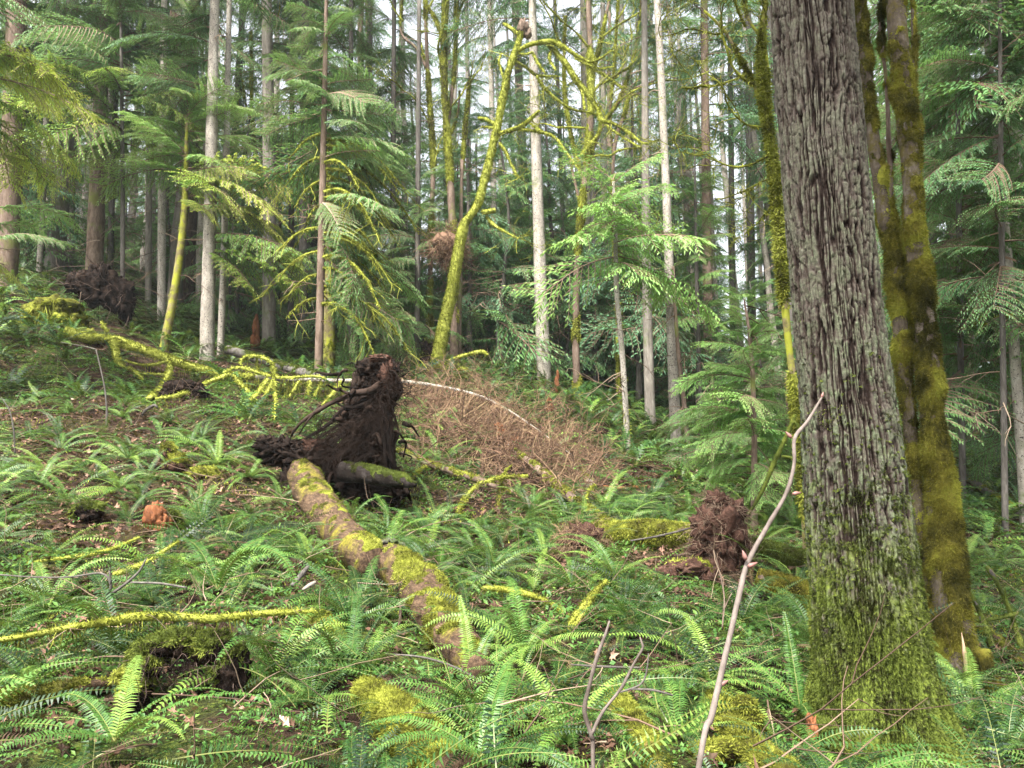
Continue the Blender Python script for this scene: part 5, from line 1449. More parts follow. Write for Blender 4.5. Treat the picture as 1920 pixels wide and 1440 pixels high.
own_log('fallen_log', 'thin brown mossy log slanting down right from behind the root plate', 'log', [(745, 845, 13, 12.6), (800, 868, 15, 12.3), (850, 885, 15, 12.1), (900, 901, 15, 11.9), (962, 924, 12, 11.7)], 101, thr=.15, bark='bark_brown', twiggy=20, **S)
own_log('fallen_log', 'straight brown log with yellow moss pointing down right through the hollow', 'log', [(965, 845, 9, 13.6), (1010, 880, 17, 12.8), (1060, 925, 22, 11.9), (1110, 962, 22, 11.1), (1148, 986, 18, 10.7)], 102, thr=.12, bark='bark_brown', **S)
own_log('fallen_log', 'short grey log higher up the hollow, parallel to the straight mossy one', 'log', gl((1058, 848, 12), (1085, 876, 19), (1108, 908, 16)), 103, thr=.3, bark='bark_pale', **S)
own_log('fallen_log', 'horizontal green mossy log left of the upturned brown root ball', 'log', [(1110, 998, 40, 9.7), (1180, 1000, 48, 9.5), (1240, 1000, 50, 9.3), (1320, 1004, 42, 9.2)], 104, thr=-.5, bark='bark_brown', n=24, dens=9000, ln=.03, wd=.006)
own_log('fallen_log', 'green mossy log between the upturned root ball and the big fir', 'log', [(1400, 1018, 26, 9.0), (1460, 1036, 36, 8.8), (1530, 1052, 38, 8.6)], 105, thr=-.5, bark='bark_dark', mt='moss_green', n=24, dens=10000, ln=.03, wd=.006)
own_log('fallen_log', 'fat rust orange mossy log touching the left edge of the big fir', 'log', [(1420, 1084, 36, 8.0), (1460, 1096, 48, 7.9), (1505, 1112, 54, 7.8), (1560, 1130, 54, 7.7)], 106, thr=-.3, bark='bark_brown', mt='moss_ochre', n=26, dens=12000, ln=.03, wd=.006)
own_log('fallen_log', 'dark brown log sloping down right behind the moss covered trunks', 'log', gl((1785, 880, 16), (1840, 915, 20), (1910, 962, 20)), 107, thr=.3, bark='bark_dark', **S)
own_log('fallen_log', 'mossy brown log at the right edge beside two dark standing sticks', 'log', gl((1830, 1165, 24), (1862, 1195, 26), (1925, 1250, 24)), 108, thr=.0, bark='log', n=20, dens=9000, ln=.025, wd=.005)
own_log('fallen_log', 'bare grey log end at the lower right edge behind ferns', 'log', gl((1872, 1290, 24), (1930, 1318, 30), (2010, 1350, 30)), 109, thr=.6, bark='bark_pale', n=20)
own_log('fallen_log', 'dark moss flecked log lying behind the arched twig of the long fallen tree', 'log', [(425, 655, 20, 19), (480, 672, 22, 18.8), (540, 690, 22, 18.6), (605, 708, 20, 18.4)], 110, thr=.25, bark='bark_dark', mt='moss_green', **S)
own_log('mossy_log', 'short yellow mossy log stub in the lower left, just above the fern bank', 'log', gl((592, 1165, 52), (615, 1190, 56), (640, 1220, 50)), 111, thr=-.05, n=26)
own_log('mossy_log', 'broad mossy log with a pale dead leaf at the bottom centre', 'log', gl((690, 1300, 70), (735, 1345, 92), (790, 1400, 110), (850, 1470, 120)), 112, thr=.0, n=44)
own_log('mossy_log', 'mossy log half buried in ferns behind the forked bare twig', 'log', gl((1148, 1302, 34), (1180, 1345, 44), (1215, 1400, 50), (1240, 1450, 50)), 113, thr=.0, n=30)
own_log('mossy_log', 'low yellow mossy log running in from the lower left edge', 'log', gl((-60, 1325, 44), (60, 1308, 42), (150, 1292, 40), (205, 1285, 30)), 114, thr=.0, n=26)
own_log('mossy_log', 'lumpy bright mossy log at the left foot of the big fir', 'log', gl((1345, 1320, 50), (1375, 1370, 60), (1420, 1420, 66), (1480, 1470, 70)), 115, thr=-.1, n=40)
own_log('mossy_log', 'small mossy log crossing the bottom edge left of the big fir', 'log', gl((1300, 1412, 30), (1370, 1410, 36), (1440, 1436, 40)), 116, thr=-.1, n=26)
own_log('fallen_log', 'thin reddish rotten log lying across the hollow below the fern slope', 'log', gl((1130, 912, 7), (1160, 915, 8), (1215, 912, 7)), 117, thr=.6, bark='rot', n=10, dens=1500)
own_log('fallen_log', 'slim dark log on the fern slope at the foot of the pale slender trunk', 'log', gl((1238, 850, 8), (1290, 862, 9), (1345, 868, 7)), 118, thr=.4, bark='bark_dark', n=10, dens=1500)

def stick(name, label, line, seed, moss='moss', bark='bark_brown', dens=12000, ln=.022, wd=.004, drape=None, cat='branch', mlo=-.5, mhi=.3, twg=0, subs=(), **kw):
    if cat == 'branch' or 'stick' in name: line = fixd(line); keep_front(line, .2, 22); subs = [fixd(s_) for s_ in subs]
    c = P(line[0][0], line[0][1], line[0][3])
    Pn = np.array([P(l[0], l[1], l[3]) for l in line]); rn = [rad(p, l[2]) * .72 for p, l in zip(Pn, line)]
    root = thing(name, label, cat, tuple(c))
    limb('stem', Pn, rn, M[bark], root, 12, .2, 9, seed, M[moss] if moss else None, dens, ln, wd, .5, mlo, mhi, drape=drape, **kw)
    for s_ in subs:
        Ps = np.array([P(l[0], l[1], l[3]) for l in s_]); rs = [rad(p, l[2]) for p, l in zip(Ps, s_)]
        limb('side_branch', Ps, rs, M[bark], root, 8, .2, 9, seed, M[moss] if moss else None, dens, ln, wd, .5, mlo, mhi)
    if twg:
        rg = rng_(seed)
        for _ in range(twg):
            g = Geo(); k = rg.integers(len(Pn)); twigs(g, Pn[k], rg.normal(0, 1, 3), rg.uniform(.1, .4), .004, rg, 1, 0, 5, .3, 0, 2)
            g.build('twig', M['twig'], root)
    return root
def ds(line, lift):
    return [(x, y, w_, G(x, y)[1] - lift) for x, y, w_ in line]
stick('mossy_branch', 'long horizontal branch with bright yellow green moss, dark bare at its left end, lower left', [(-40, 1208, 14, 4.5), (60, 1192, 13, 4.6), (130, 1178, 14, 4.7), (200, 1168, 20, 4.75), (260, 1158, 24, 4.8), (330, 1158, 22, 4.85), (400, 1162, 18, 4.9), (470, 1154, 16, 5.0), (540, 1149, 14, 5.1), (600, 1150, 7, 5.2)], 201, drape=(40, .09), twg=8, base=.6, mtint=(.3, 1.0))
stick('mossy_branch', 'short mossy branch rising right, uppermost on the left litter patch', [(50, 1058, 8, 6.9), (100, 1050, 10, 6.9), (160, 1042, 12, 6.9), (210, 1030, 9, 7.0), (262, 1008, 4, 7.1)], 202, drape=(8, .06), mtint=(.35, 1))
stick('mossy_branch', 'mossy branch with a bare pale tip, right below the uppermost left one', [(214, 1078, 12, 6.2), (245, 1068, 14, 6.2), (280, 1052, 9, 6.3), (335, 1016, 5, 6.5)], 203, drape=(8, .06), mtint=(.35, 1))
stick('mossy_branch', 'yellow mossy branch arching over the slope right of the broken log', [(905, 1104, 9, 7.2), (935, 1105, 14, 7.1), (975, 1112, 15, 7.05), (1010, 1122, 12, 7.0), (1040, 1138, 11, 6.9), (1066, 1154, 5, 6.8)], 204, drape=(12, .08), mtint=(.35, 1))
stick('mossy_branch', 'stubby mossy branch standing up to the right beside the arching one', [(1064, 1190, 16, 6.0), (1078, 1160, 16, 6.1), (1100, 1132, 16, 6.2), (1120, 1108, 13, 6.3), (1137, 1090, 7, 6.4)], 205, drape=(8, .06), mtint=(.3, 1), subs=[[(1072, 1182, 9, 6.0), (1095, 1150, 9, 6.05), (1108, 1128, 4, 6.1)]])
stick('leaning_stick', 'leaning green mossy pole with a splintered top touching the big fir', [(1402, 968, 7, 9.3), (1430, 920, 9, 9.25), (1455, 862, 11, 9.2), (1478, 812, 10, 9.15), (1492, 778, 8, 9.1)], 206, moss='moss_green', dens=6000, ln=.02, subs=[[(1466, 856, 5, 9.15), (1485, 860, 6, 9.1), (1508, 872, 5, 9.0)], [(1488, 790, 5, 9.1), (1496, 800, 6, 9.1), (1500, 815, 4, 9.1)]])
stick('mossy_branch', 'curved yellow mossy branch arching low in the hollow', [(858, 966, 8, 11), (872, 936, 10, 11), (892, 915, 9, 11), (906, 902, 5, 11)], 207, dens=5000, ln=.04, wd=.008, drape=(6, .2), twg=10)
stick('mossy_branch', 'forked yellow mossy branch standing in the middle of the hollow', [(934, 950, 5, 11.4), (938, 915, 6, 11.4), (946, 888, 6, 11.4), (960, 872, 4, 11.4)], 208, dens=5000, ln=.04, wd=.008, drape=(6, .2), twg=10, subs=[[(905, 906, 5, 11.3), (940, 896, 7, 11.3), (990, 893, 5, 11.3)]])
stick('mossy_branch', 'mossy prong pointing up right between the thin brown log and the root plate', [(772, 900, 6, 12.0), (785, 885, 9, 12), (800, 874, 7, 12)], 209, dens=5000, ln=.04, wd=.008)
stick('mossy_branch', 'small yellow mossy stub beside the thin reddish rotten log', [(1098, 935, 5, 11.6), (1106, 920, 7, 11.6), (1116, 908, 4, 11.6)], 210, dens=5000, ln=.04, wd=.008, twg=8)
stick('dead_stick', 'dark bare stick leaning across the horizontal mossy log', [(1182, 1014, 4, 9.2), (1240, 1004, 6, 9.1), (1300, 988, 5, 9.0), (1322, 978, 3, 9.0)], 211, moss=None, bark='bark_dark')
stick('dead_stick', 'taller dark standing stick with a knobbly head at the right edge', [(1918, 1220, 16, 8.2), (1895, 1150, 14, 8.2), (1872, 1098, 11, 8.2), (1856, 1070, 18, 8.2), (1850, 1062, 10, 8.2)], 212, bark='bark_dark', moss='moss_green', mlo=.2, mhi=.7, subs=[[(1900, 1155, 6, 8.1), (1888, 1130, 6, 8.1), (1884, 1105, 3, 8.1)], [(1908, 1150, 7, 8.1), (1870, 1160, 7, 8.0), (1832, 1164, 5, 7.9)]])
stick('dead_stick', 'shorter dark mossy stick leaning behind the moss covered trunks', [(1862, 1215, 18, 7.9), (1842, 1160, 16, 7.9), (1822, 1118, 12, 7.9), (1815, 1100, 6, 7.9)], 213, bark='bark_dark', moss='moss_green', mlo=.1, mhi=.7)
stick('bare_twig', 'thin upright dark twig with side twigs on the left litter slope', [(200, 800, 7, 11.6), (200, 765, 6, 11.6), (196, 725, 5, 11.6), (186, 680, 4, 11.6), (180, 655, 3, 11.6)], 214, bark='bark_dark', moss=None, subs=[[(180, 655, 3, 11.6), (150, 648, 2, 11.6), (115, 642, 2, 11.6)]], twg=6)
stick('bare_twig', 'thin dark curved twig near the left edge of the slope', [(28, 852, 5, 10.2), (26, 810, 5, 10.2), (18, 770, 4, 10.2), (2, 745, 2, 10.2)], 215, bark='bark_dark', moss=None, twg=5)
stick('dead_stick', 'black bent stick like a hook in the middle of the left slope', [(266, 778, 6, 12.6), (275, 768, 9, 12.6), (290, 760, 9, 12.6), (296, 766, 5, 12.6)], 216, bark='bark_dark', moss=None)
stick('dead_stick', 'short pale barked stick with a dark split, above the yellow mossy log stub', [(548, 1098, 12, 6.2), (565, 1078, 14, 6.3), (578, 1062, 10, 6.4)], 217, bark='bark_dark', moss=None)
stick('dead_stick', 'rounded grey pink stick end just right of the split stick', [(568, 1106, 8, 6.1), (580, 1098, 13, 6.1), (592, 1091, 9, 6.1)], 218, bark='bark_pale', moss=None)
stick('bare_twig', 'long thin dark twig running level across the left foreground', [(-20, 1076, 4, 5.4), (60, 1082, 5, 5.4), (130, 1082, 5, 5.4), (190, 1075, 6, 5.4), (208, 1096, 8, 5.4), (202, 1115, 7, 5.4), (196, 1124, 4, 5.4)], 219, bark='bark_dark', moss=None, subs=[[(196, 1122, 7, 5.4), (235, 1095, 6, 5.4), (262, 1070, 5, 5.4), (275, 1045, 3, 5.4)], [(245, 1092, 4, 5.4), (300, 1094, 5, 5.4), (350, 1102, 4, 5.4)], [(208, 1096, 6, 5.4), (205, 1070, 3, 5.4)]], twg=5)
stick('bare_twig', 'dark twig dipping right under the ferns below the broken log', [(722, 1226, 4, 4.7), (790, 1232, 5, 4.7), (850, 1250, 6, 4.7), (910, 1282, 4, 4.7)], 220, bark='bark_dark', moss=None, twg=4)
stick('bare_twig', 'dark twig lying across ferns between the forked twig and the bare sapling', [(1070, 1246, 4, 4.6), (1130, 1250, 7, 4.6), (1200, 1252, 5, 4.6)], 221, bark='bark_dark', moss=None, twg=3)
stick('bare_twig', 'thin forked dark twig beside the bare sapling, low right of centre', [(1163, 1298, 5, 3.6), (1200, 1284, 5, 3.6), (1212, 1262, 5, 3.6), (1216, 1225, 3, 3.6)], 222, bark='bark_dark', moss=None, subs=[[(1180, 1292, 4, 3.6), (1225, 1294, 5, 3.6), (1262, 1304, 3, 3.6)]])
stick('bare_twig', 'broken reddish stick hanging straight below the broken log', [(745, 1190, 7, 6.3), (750, 1160, 8, 6.35), (752, 1128, 8, 6.4)], 223, bark='bark_brown', moss=None)
stick('bare_twig', 'slim upright brown twig left of the bare sapling', [(1354, 1180, 4, 5.2), (1358, 1120, 4, 5.2), (1346, 1060, 4, 5.2), (1338, 1030, 2, 5.2)], 224, bark='bark_brown', moss=None, subs=[[(1356, 1145, 3, 5.2), (1372, 1112, 2, 5.2)]], twg=3)

# foreground sapling and forked twig
sp_line = [(1310, 1440, 21, 1.30), (1335, 1340, 23, 1.32), (1362, 1220, 20, 1.34), (1385, 1120, 20, 1.36), (1402, 1055, 18, 1.38), (1440, 985, 16, 1.40), (1474, 925, 15, 1.42), (1489, 870, 13, 1.43), (1490, 822, 13, 1.44), (1514, 790, 11, 1.46), (1541, 745, 8, 1.48)]
f0 = P(1300, 1500, 1.29); foot = np.array((f0[0] - .16, 1.2, gz(f0[0] - .16, 1.2)))
root = thing('bare_sapling', 'bare pinkish grey sapling stem with buds, bending up in front of the big fir', 'sapling', tuple(foot))
Pn = [foot - (0, 0, .05), (foot + f0) / 2 + (-.03, 0, 0)] + [P(l[0], l[1], l[3]) for l in sp_line]; rn = [.0085, .0078] + [rad(p, l[2]) * .56 for p, l in zip(Pn[2:], sp_line)]
C, r = catmull(Pn, rn, .012); V, Q, T, N = tube(C, r, 14, lumpy(.0012, 40, 1)); g = Geo(); g.add(V, Q, T); g.build('stem', M['stemgrey'], root)
for (x, y, rr, dx, dz, d) in ((1398, 1048, .006, -.3, 1, 1.37), (1404, 1062, .0065, .5, .2, 1.37), (1483, 820, .0055, -.5, .6, 1.44), (1488, 926, .0055, .6, .1, 1.42), (1351, 1284, .006, .2, .1, 1.33), (1541, 744, .004, .4, 1, 1.48)):
    g = Geo(); p = P(x, y, d); dvb = np.array((dx, 0, dz)) / math.hypot(dx, dz); Cb = p + dvb * np.linspace(-.002, rr * 2.6, 7)[:, None]
    V, Q, T, N = tube(Cb, rr * .62 * np.array((.6, 1, 1.1, 1, .75, .45, .1)), 8, lumpy(.0004, 300, 3)); g.add(V, Q, T)
    g.build('bud', M['bud'], root)
f0 = P(1112, 1445, 2.1); foot = np.array((f0[0] - .02, 2.05, gz(f0[0] - .02, 2.05)))
root = thing('forked_twig', 'bare forked pale twig rising at the bottom right of centre', 'twig', tuple(foot))
ln1 = [(1112, 1440, 8), (1110, 1385, 8), (1096, 1335, 9), (1104, 1290, 8), (1120, 1230, 8), (1135, 1190, 6), (1143, 1164, 4)]
Pn = [foot - (0, 0, .05)] + [P(x, y, 2.1) for x, y, _ in ln1]; rn = [.008] + [rad(p, l[2]) for p, l in zip(Pn[1:], ln1)]
g = Geo(); C, r = catmull(Pn, rn, .02); V, Q, T, N = tube(C, r, 10, lumpy(.001, 30, 2)); g.add(V, Q, T)
ln2 = [(1108, 1380, 7), (1130, 1335, 6), (1165, 1290, 6), (1188, 1245, 5), (1206, 1212, 5), (1200, 1195, 3)]
Pn = [P(x, y, 2.1) for x, y, _ in ln2]; rn = [rad(p, l[2]) for p, l in zip(Pn, ln2)]
C, r = catmull(Pn, rn, .02); V, Q, T, N = tube(C, r, 10, lumpy(.001, 30, 3)); g.add(V, Q, T)
g.build('stem', M['stemgrey'], root)

# ------------------------------------------------------------------ stumps, root balls and clumps
def clump(name, label, cat, lumps, d, mat_, part='body', moss=None, hair=0, hairmat='root', hairL=.3, hairw=.005, grassy=0, mthr=.2, dens=6000, ln=.03, wd=.006, amp=.5):
    if 'hollow' not in name: d = min(d, float(G(lumps[0][0], lumps[0][1] + lumps[0][3] * .4)[1])); keep_front([(l[0], l[1] + l[3] * .5, 0) for l in lumps] + [(lumps[0][0], lumps[0][1] + lumps[0][3] * .5, 0)], .22, 20)
    c = P(lumps[0][0], lumps[0][1], d)
    root = thing(name, label, cat, tuple(c)); g = Geo(); mg = Geo(); hg = Geo(); rg = rng_(int(lumps[0][0]))
    for k, (x, y, w_, h_) in enumerate(lumps):
        p = P(x, y, d); rx, rz = rad(p, w_), rad(p, h_); ry = (rx + rz) / 2
        lv, lq, ln_ = lump(g, p, (rx, ry, rz), int(x * 7 + y), 18, amp, 2.3)
        KEEP.append((p[0], p[1], min(rx, .5) * .9))
        if moss:
            mf = lambda p_, n_: smooth(mthr - .1, mthr + .3, n_[:, 2] * .6 + .7 * fbm(p_ * 4, 3, 9))
            kk = mf(lv, ln_)
            mg.add(lv + ln_ * ((kk - .5) * .05 * (rx + rz) * 1.2)[:, None], lq, tint=np.clip(.4 + .5 * fbm(lv * 5, 3, 3), 0, 1))
            fuzz(mg, lv + ln_ * .01, lq, ln_, dens, ln, wd, rg, .6, mf)
        for _ in range(hair // len(lumps)):
            dv_ = rg.normal(0, 1, 3); dv_ /= np.linalg.norm(dv_)
            q = p + dv_ * (rx, ry, rz) * .85
            twigs(hg, q, dv_ * .8 + rg.normal(0, .5, 3) + (0, 0, -.5), hairL * rg.uniform(.3, 1.2), hairw, rg, 1, 0, 5, .5, .08, 3)
    o = g.build(part, M[mat_], root)
    if moss: mg.build('moss', M[moss], o)
    if hair: hg.build('rootlets', M[hairmat], root)['kind'] = 'stuff'
    return root
clump('upturned_root', 'tall brown upturned root ball with hairy rootlets left of the big fir', 'root ball', [(1358, 1000, 84, 110), (1350, 1060, 70, 90), (1330, 990, 60, 60), (1368, 960, 60, 40), (1370, 1090, 60, 50), (1320, 1030, 50, 50), (1385, 1040, 40, 70), (1345, 940, 40, 30)], 8.9, 'soil_red', amp=.8, hair=900, hairmat='twig', hairL=.22, hairw=.0035)
clump('rotten_stump', 'crumbling reddish stump with a dark hollow at the foot of the upturned root ball', 'stump', [(1290, 1065, 80, 34), (1255, 1080, 50, 40), (1320, 1085, 50, 60), (1300, 1110, 70, 34)], 8.2, 'soil_red', moss='moss', mthr=.5, hair=60, hairL=.15, hairw=.004)
clump('root_clump', 'dense pinkish brown clump of fine rootlets at the left end of the horizontal mossy log', 'root ball', [(1095, 1010, 80, 52), (1070, 1015, 40, 40), (1120, 1030, 60, 34)], 9.6, 'soil_red', hair=800, hairmat='twig_pink', hairL=.22, hairw=.0035)
clump('upturned_root', 'black upturned root plate in the dim forest at the upper left', 'root ball', [(190, 540, 96, 70), (155, 532, 60, 50), (220, 555, 60, 70), (185, 512, 50, 40), (236, 570, 30, 70)], 20.5, 'soil', hair=90, hairL=.8, hairw=.012)
clump('root_clump', 'dark earthy root mass under the branches of the long fallen mossy tree', 'root ball', [(345, 730, 76, 34), (322, 736, 44, 26), (370, 738, 44, 28)], 16.4, 'soil', hair=140, hairL=.35, hairw=.008)
clump('rotten_stump', 'dark rotten stump just left of the foot of the arched mossy snag', 'stump', [(806, 668, 34, 60), (812, 690, 40, 30)], 20.3, 'soil', moss='moss_green', mthr=.3, dens=1500, ln=.05, wd=.012)
clump('root_clump', 'bright orange brown stump chunk with a green mossy cheek on the left litter slope', 'stump', [(292, 968, 42, 60), (306, 984, 38, 44)], 8.3, 'rot', amp=.4)
clump('moss_hummock', 'little green moss cushion leaning on the orange stump chunk', 'moss', [(322, 972, 34, 34), (326, 988, 32, 28)], 8.15, 'soil', moss='moss_green', mthr=-.4)
clump('red_snag', 'small pointed red rotten stump in front of the bright speckled trunk', 'stump', [(1044, 722, 9, 34), (1046, 705, 6, 22)], 22.5, 'rot', amp=.3)
clump('red_snag', 'short blunt red stump on the bank below the small pointed one', 'stump', [(1031, 766, 15, 26), (1030, 756, 12, 20)], 19.2, 'rot', amp=.35)
clump('red_snag', 'thin pointed red stump with a mossy foot left of the furrowed fir trunk', 'stump', [(478, 640, 18, 30), (480, 615, 12, 40), (481, 600, 6, 26)], 22.5, 'rot', amp=.3)
clump('rotten_wood', 'crumbled red rotten wood spilled down the bank beneath the brown twig curtain', 'rotten wood', [(955, 842, 26, 26), (940, 815, 20, 26), (965, 828, 24, 16), (935, 800, 16, 12)], 15.4, 'rot', amp=.6)
clump('twig_clump', 'round tan clump of dead twigs lodged behind the bend of the arched snag', 'twig clump', [(836, 456, 52, 40), (848, 470, 34, 24)], 20.3, 'twig_pink', hair=420, hairmat='twig_pink', hairL=.5, hairw=.010, amp=.2)
clump('moss_hummock', 'mossy hummock over a dark hollow below the long horizontal branch, lower left', 'stump', [(258, 1290, 60, 90), (275, 1235, 70, 70), (330, 1205, 110, 50), (395, 1215, 80, 60), (436, 1260, 60, 90), (446, 1310, 50, 60)], 4.45, 'soil', moss='moss_green', mthr=.0, hair=160, hairmat='root', hairL=.18, hairw=.003, dens=16000, ln=.02, wd=.004)
clump('stump_hollow', 'black lump standing in for shade inside the hollow under the mossy hummock', 'earth', [(350, 1290, 150, 110)], 4.95, 'soil', amp=.3)  # dark backing lump, gives the hollow its black inside in place of shade
clump('moss_hummock', 'bright yellow green moss cushion at the end of the low left log', 'moss', [(228, 1270, 26, 24), (240, 1290, 34, 30)], 4.3, 'soil_red', moss='moss', mthr=-.2, dens=20000, ln=.02, wd=.004)
clump('moss_hummock', 'pair of bright yellow green moss cushions left of the big fir foot', 'moss', [(1408, 1350, 40, 34), (1425, 1385, 40, 34), (1395, 1320, 34, 24)], 4.15, 'soil_red', moss='moss', mthr=-.3, dens=24000, ln=.016, wd=.003)
clump('moss_hummock', 'dark mossy hummock in the left litter slope beside the dirt patch', 'moss', [(165, 960, 60, 40), (140, 975, 40, 30)], 8.4, 'soil', moss='moss_green', mthr=0, dens=8000)
clump('moss_hummock', 'leafy mossy edge of the bank above the dirt patch', 'moss', [(315, 850, 30, 40), (330, 870, 50, 40), (380, 890, 60, 30)], 10.4, 'soil_red', moss='moss', mthr=.1, dens=6000)
clump('rotten_bark', 'upright reddish rotten bark slab at the left foot of the big fir', 'bark', [(1523, 1370, 20, 50), (1526, 1405, 24, 36), (1518, 1350, 12, 24)], 4.15, 'rot', amp=.5)

# ------------------------------------------------------------------ ferns
rg = rng_(2024)
for hx in (260, 320, 380, 430):
    for hd in (4.1, 3.75):
        q_ = P(hx, 1300, hd); KEEP.append((q_[0], q_[1], .42))
for kx, ky, kr in ((345, 1340, .42), (300, 1350, .35), (400, 1350, .35), (350, 1400, .3), (760, 1215, .3), (820, 1275, .3), (875, 1300, .25), (640, 1120, .3), (600, 1010, .3), (560, 960, .3), (790, 960, .5), (720, 950, .5), (850, 930, .5), (1350, 1120, .4), (1290, 1110, .4), (1450, 1150, .35), (610, 1250, .25), (940, 1140, .3), (1080, 1210, .25), (1240, 1040, .3), (1100, 1060, .35), (200, 1090, .3), (120, 1090, .3), (290, 1010, .4), (1180, 1010, .3), (1400, 1400, .3), (740, 1400, .25), (1190, 1400, .2), (1830, 1290, .2), (100, 1330, .2), (360, 780, .5), (470, 800, .5)):
    q_ = G(kx, ky); KEEP.append((q_[0], q_[1], kr))
for kx in range(40, 640, 40):
    for dy_ in (25, 60):
        q_ = G(kx, (640 if kx < 260 else 640 + (kx - 200) * .17) + dy_); KEEP.append((q_[0], q_[1], .38))
KP = np.array([(a, b_, c_) for a, b_, c_ in KEEP])
cand = []
for it in range(26000):
    d = 2.6 + 31 * rg.random() ** 1.35
    lat = rg.uniform(-.80, .80) * d
    cand.append((lat, d))
cand = np.array(cand)
bz = bare(cand); hzv = hz(cand)
order = np.argsort(cand[:, 1])
grid = {}
ferns = []
for k in order:
    x, y = cand[k]
    dist = math.hypot(x, y)
    if bz[k] > .5 and rg.random() < .87: continue
    if np.any((KP[:, 0] - x) ** 2 + (KP[:, 1] - y) ** 2 < (KP[:, 2] + .07) ** 2): continue
    sp_ = 0.40 + .010 * dist
    gi, gj = int(x / .5), int(y / .5)
    ok = True
    for a in (-2, -1, 0, 1, 2):
        for b_ in (-2, -1, 0, 1, 2):
            for (u_, v_) in grid.get((gi + a, gj + b_), ()):
                if (u_ - x) ** 2 + (v_ - y) ** 2 < sp_ * sp_: ok = False; break
            if not ok: break
        if not ok: break
    if not ok: continue
    px, py = proj((x, y, hzv[k] + .3))
    if not (-160 < px < 2080 and py < 1700): continue
    grid.setdefault((gi, gj), []).append((x, y))
    ferns.append((x, y, hzv[k], px, py, dist))
print('ferns', len(ferns))
def zone(px, py):
    return None
names = {}
for k, (x, y, z, px, py, dist) in enumerate(ferns[:300]):
    o = bpy.data.objects.new('sword_fern', FERN_HI[int(rg.integers(len(FERN_HI)))])
    COL.objects.link(o)
    n = normal_at(x, y)
    qt = Vector((0, 0, 1)).rotation_difference((n * .75 + Vector((0, 0, .25))).normalized())
    o.rotation_mode = 'QUATERNION'
    o.rotation_quaternion = qt @ Euler((0, 0, rg.uniform(0, 6.28))).to_quaternion()
    s = rg.uniform(.6, 1.05) * (.68 if dist < 3.8 else .85 if dist < 5 else 1)
    o.scale = (s, s, s * rg.uniform(.85, 1.1)); o.location = (x, y, z - .02)
    band = 'nearest the bottom edge' if py > 1250 else ('midway up the near slope' if py > 1050 else 'beyond the fallen logs')
    side = 'left' if px < 500 else ('centre' if px < 1000 else ('right of centre' if px < 1450 else 'right'))
    tag(o, f'sword fern with arching fronds, {side}, {band}', 'fern', f'sword ferns {side}, {band}')
g = Geo()
for (x, y, z, px, py, dist) in ferns[300:]:
    n = normal_at(x, y)
    q = Vector((0, 0, 1)).rotation_difference((n * .75 + Vector((0, 0, .25))).normalized()) @ Euler((0, 0, rg.uniform(0, 6.28))).to_quaternion()
    put(g, FERN_LO_G[int(rg.integers(len(FERN_LO_G)))], np.array((x, y, z)), np.array(q.to_matrix()), rg.uniform(.75, 1.25), rg.normal(0, .12))
o = g.build('far_ferns', FM, None, False)
tag(o, 'mass of small sword ferns covering the farther slope', kind='stuff')
# a few placed ferns and large fronds in the foreground
def placed_fern(label, px, py, d, fr, seed, L=.9):
    rg = rng_(seed); g = Geo(); c = P(px, py, d)
    z = gz(c[0], c[1])
    for (az, e0, arch, Lk) in fr:
        frond(g, Lk, az, e0, arch, 44, rg, True, 0, 1, (0, 0, 0), rg.uniform(.4, .85), pw=.085, twist=rg.normal(0, .15))
    o = g.build('sword_fern', FM, None, False)
    o.location = c
    tag(o, label, 'fern')
placed_fern('large sword fern whose long fronds hang in front of the dark hollow, lower left', 408, 1105, 4.25, [(-.5, 1.1, 2.6, .75), (-.2, 1.2, 2.7, .62), (.3, .9, 1.8, .6), (2.4, .9, 1.3, .7), (1.2, 1.0, 1.4, .6), (3.4, .9, 1.6, .6)], 1)
placed_fern('sword fern with one long frond lying level at the bottom left', 215, 1390, 3.3, [(.15, .62, .9, .62), (.5, .9, 1.4, .5), (-.5, .7, 1.3, .5), (2.6, .8, 1.3, .5), (1.6, 1.1, 1.2, .5), (4.0, .5, 1.0, .5)], 2)
placed_fern('sword fern standing below the broken log with upright fronds', 655, 1270, 4.8, [(.7, 1.1, .5, .62), (.2, .9, .9, .55), (1.5, 1.2, .6, .6), (2.6, .9, 1.1, .6), (3.6, .7, 1.1, .55), (5.2, .7, 1.2, .5)], 3)
placed_fern('sword fern with spreading fronds at the bottom centre edge', 900, 1420, 3.0, [(2.7, .6, 1.0, .5), (.4, .8, 1.1, .5), (1.2, 1.0, .9, .5), (3.5, .7, 1.3, .45), (5.6, .5, 1.2, .45), (0.0, .5, .9, .5)], 4)
placed_fern('sword fern with a tall upright frond at the foot of the broken log end', 885, 1280, 4.9, [(2.0, 1.35, .5, .55), (.6, .8, 1.0, .5), (2.9, .7, 1.0, .5), (5.5, .6, 1.0, .45), (1.2, 1.1, .7, .5)], 5)
placed_fern('pale sword fern half hidden at the right foot of the moss covered trunks', 1830, 1370, 5.4, [(2.6, .9, 1.2, .8), (.4, .8, 1.2, .8), (1.5, 1.1, 1.0, .7), (3.6, .6, 1.2, .7), (5.4, .5, 1.3, .7), (1.0, .9, .8, .8)], 6)
placed_fern('sword fern tucked against the left side of the big fir foot', 1500, 1330, 4.6, [(1.6, 1.4, .4, .55), (2.4, .9, 1.0, .6), (3.2, .7, 1.1, .6), (.6, .8, 1.1, .4), (4.4, .5, 1.0, .5)], 7)

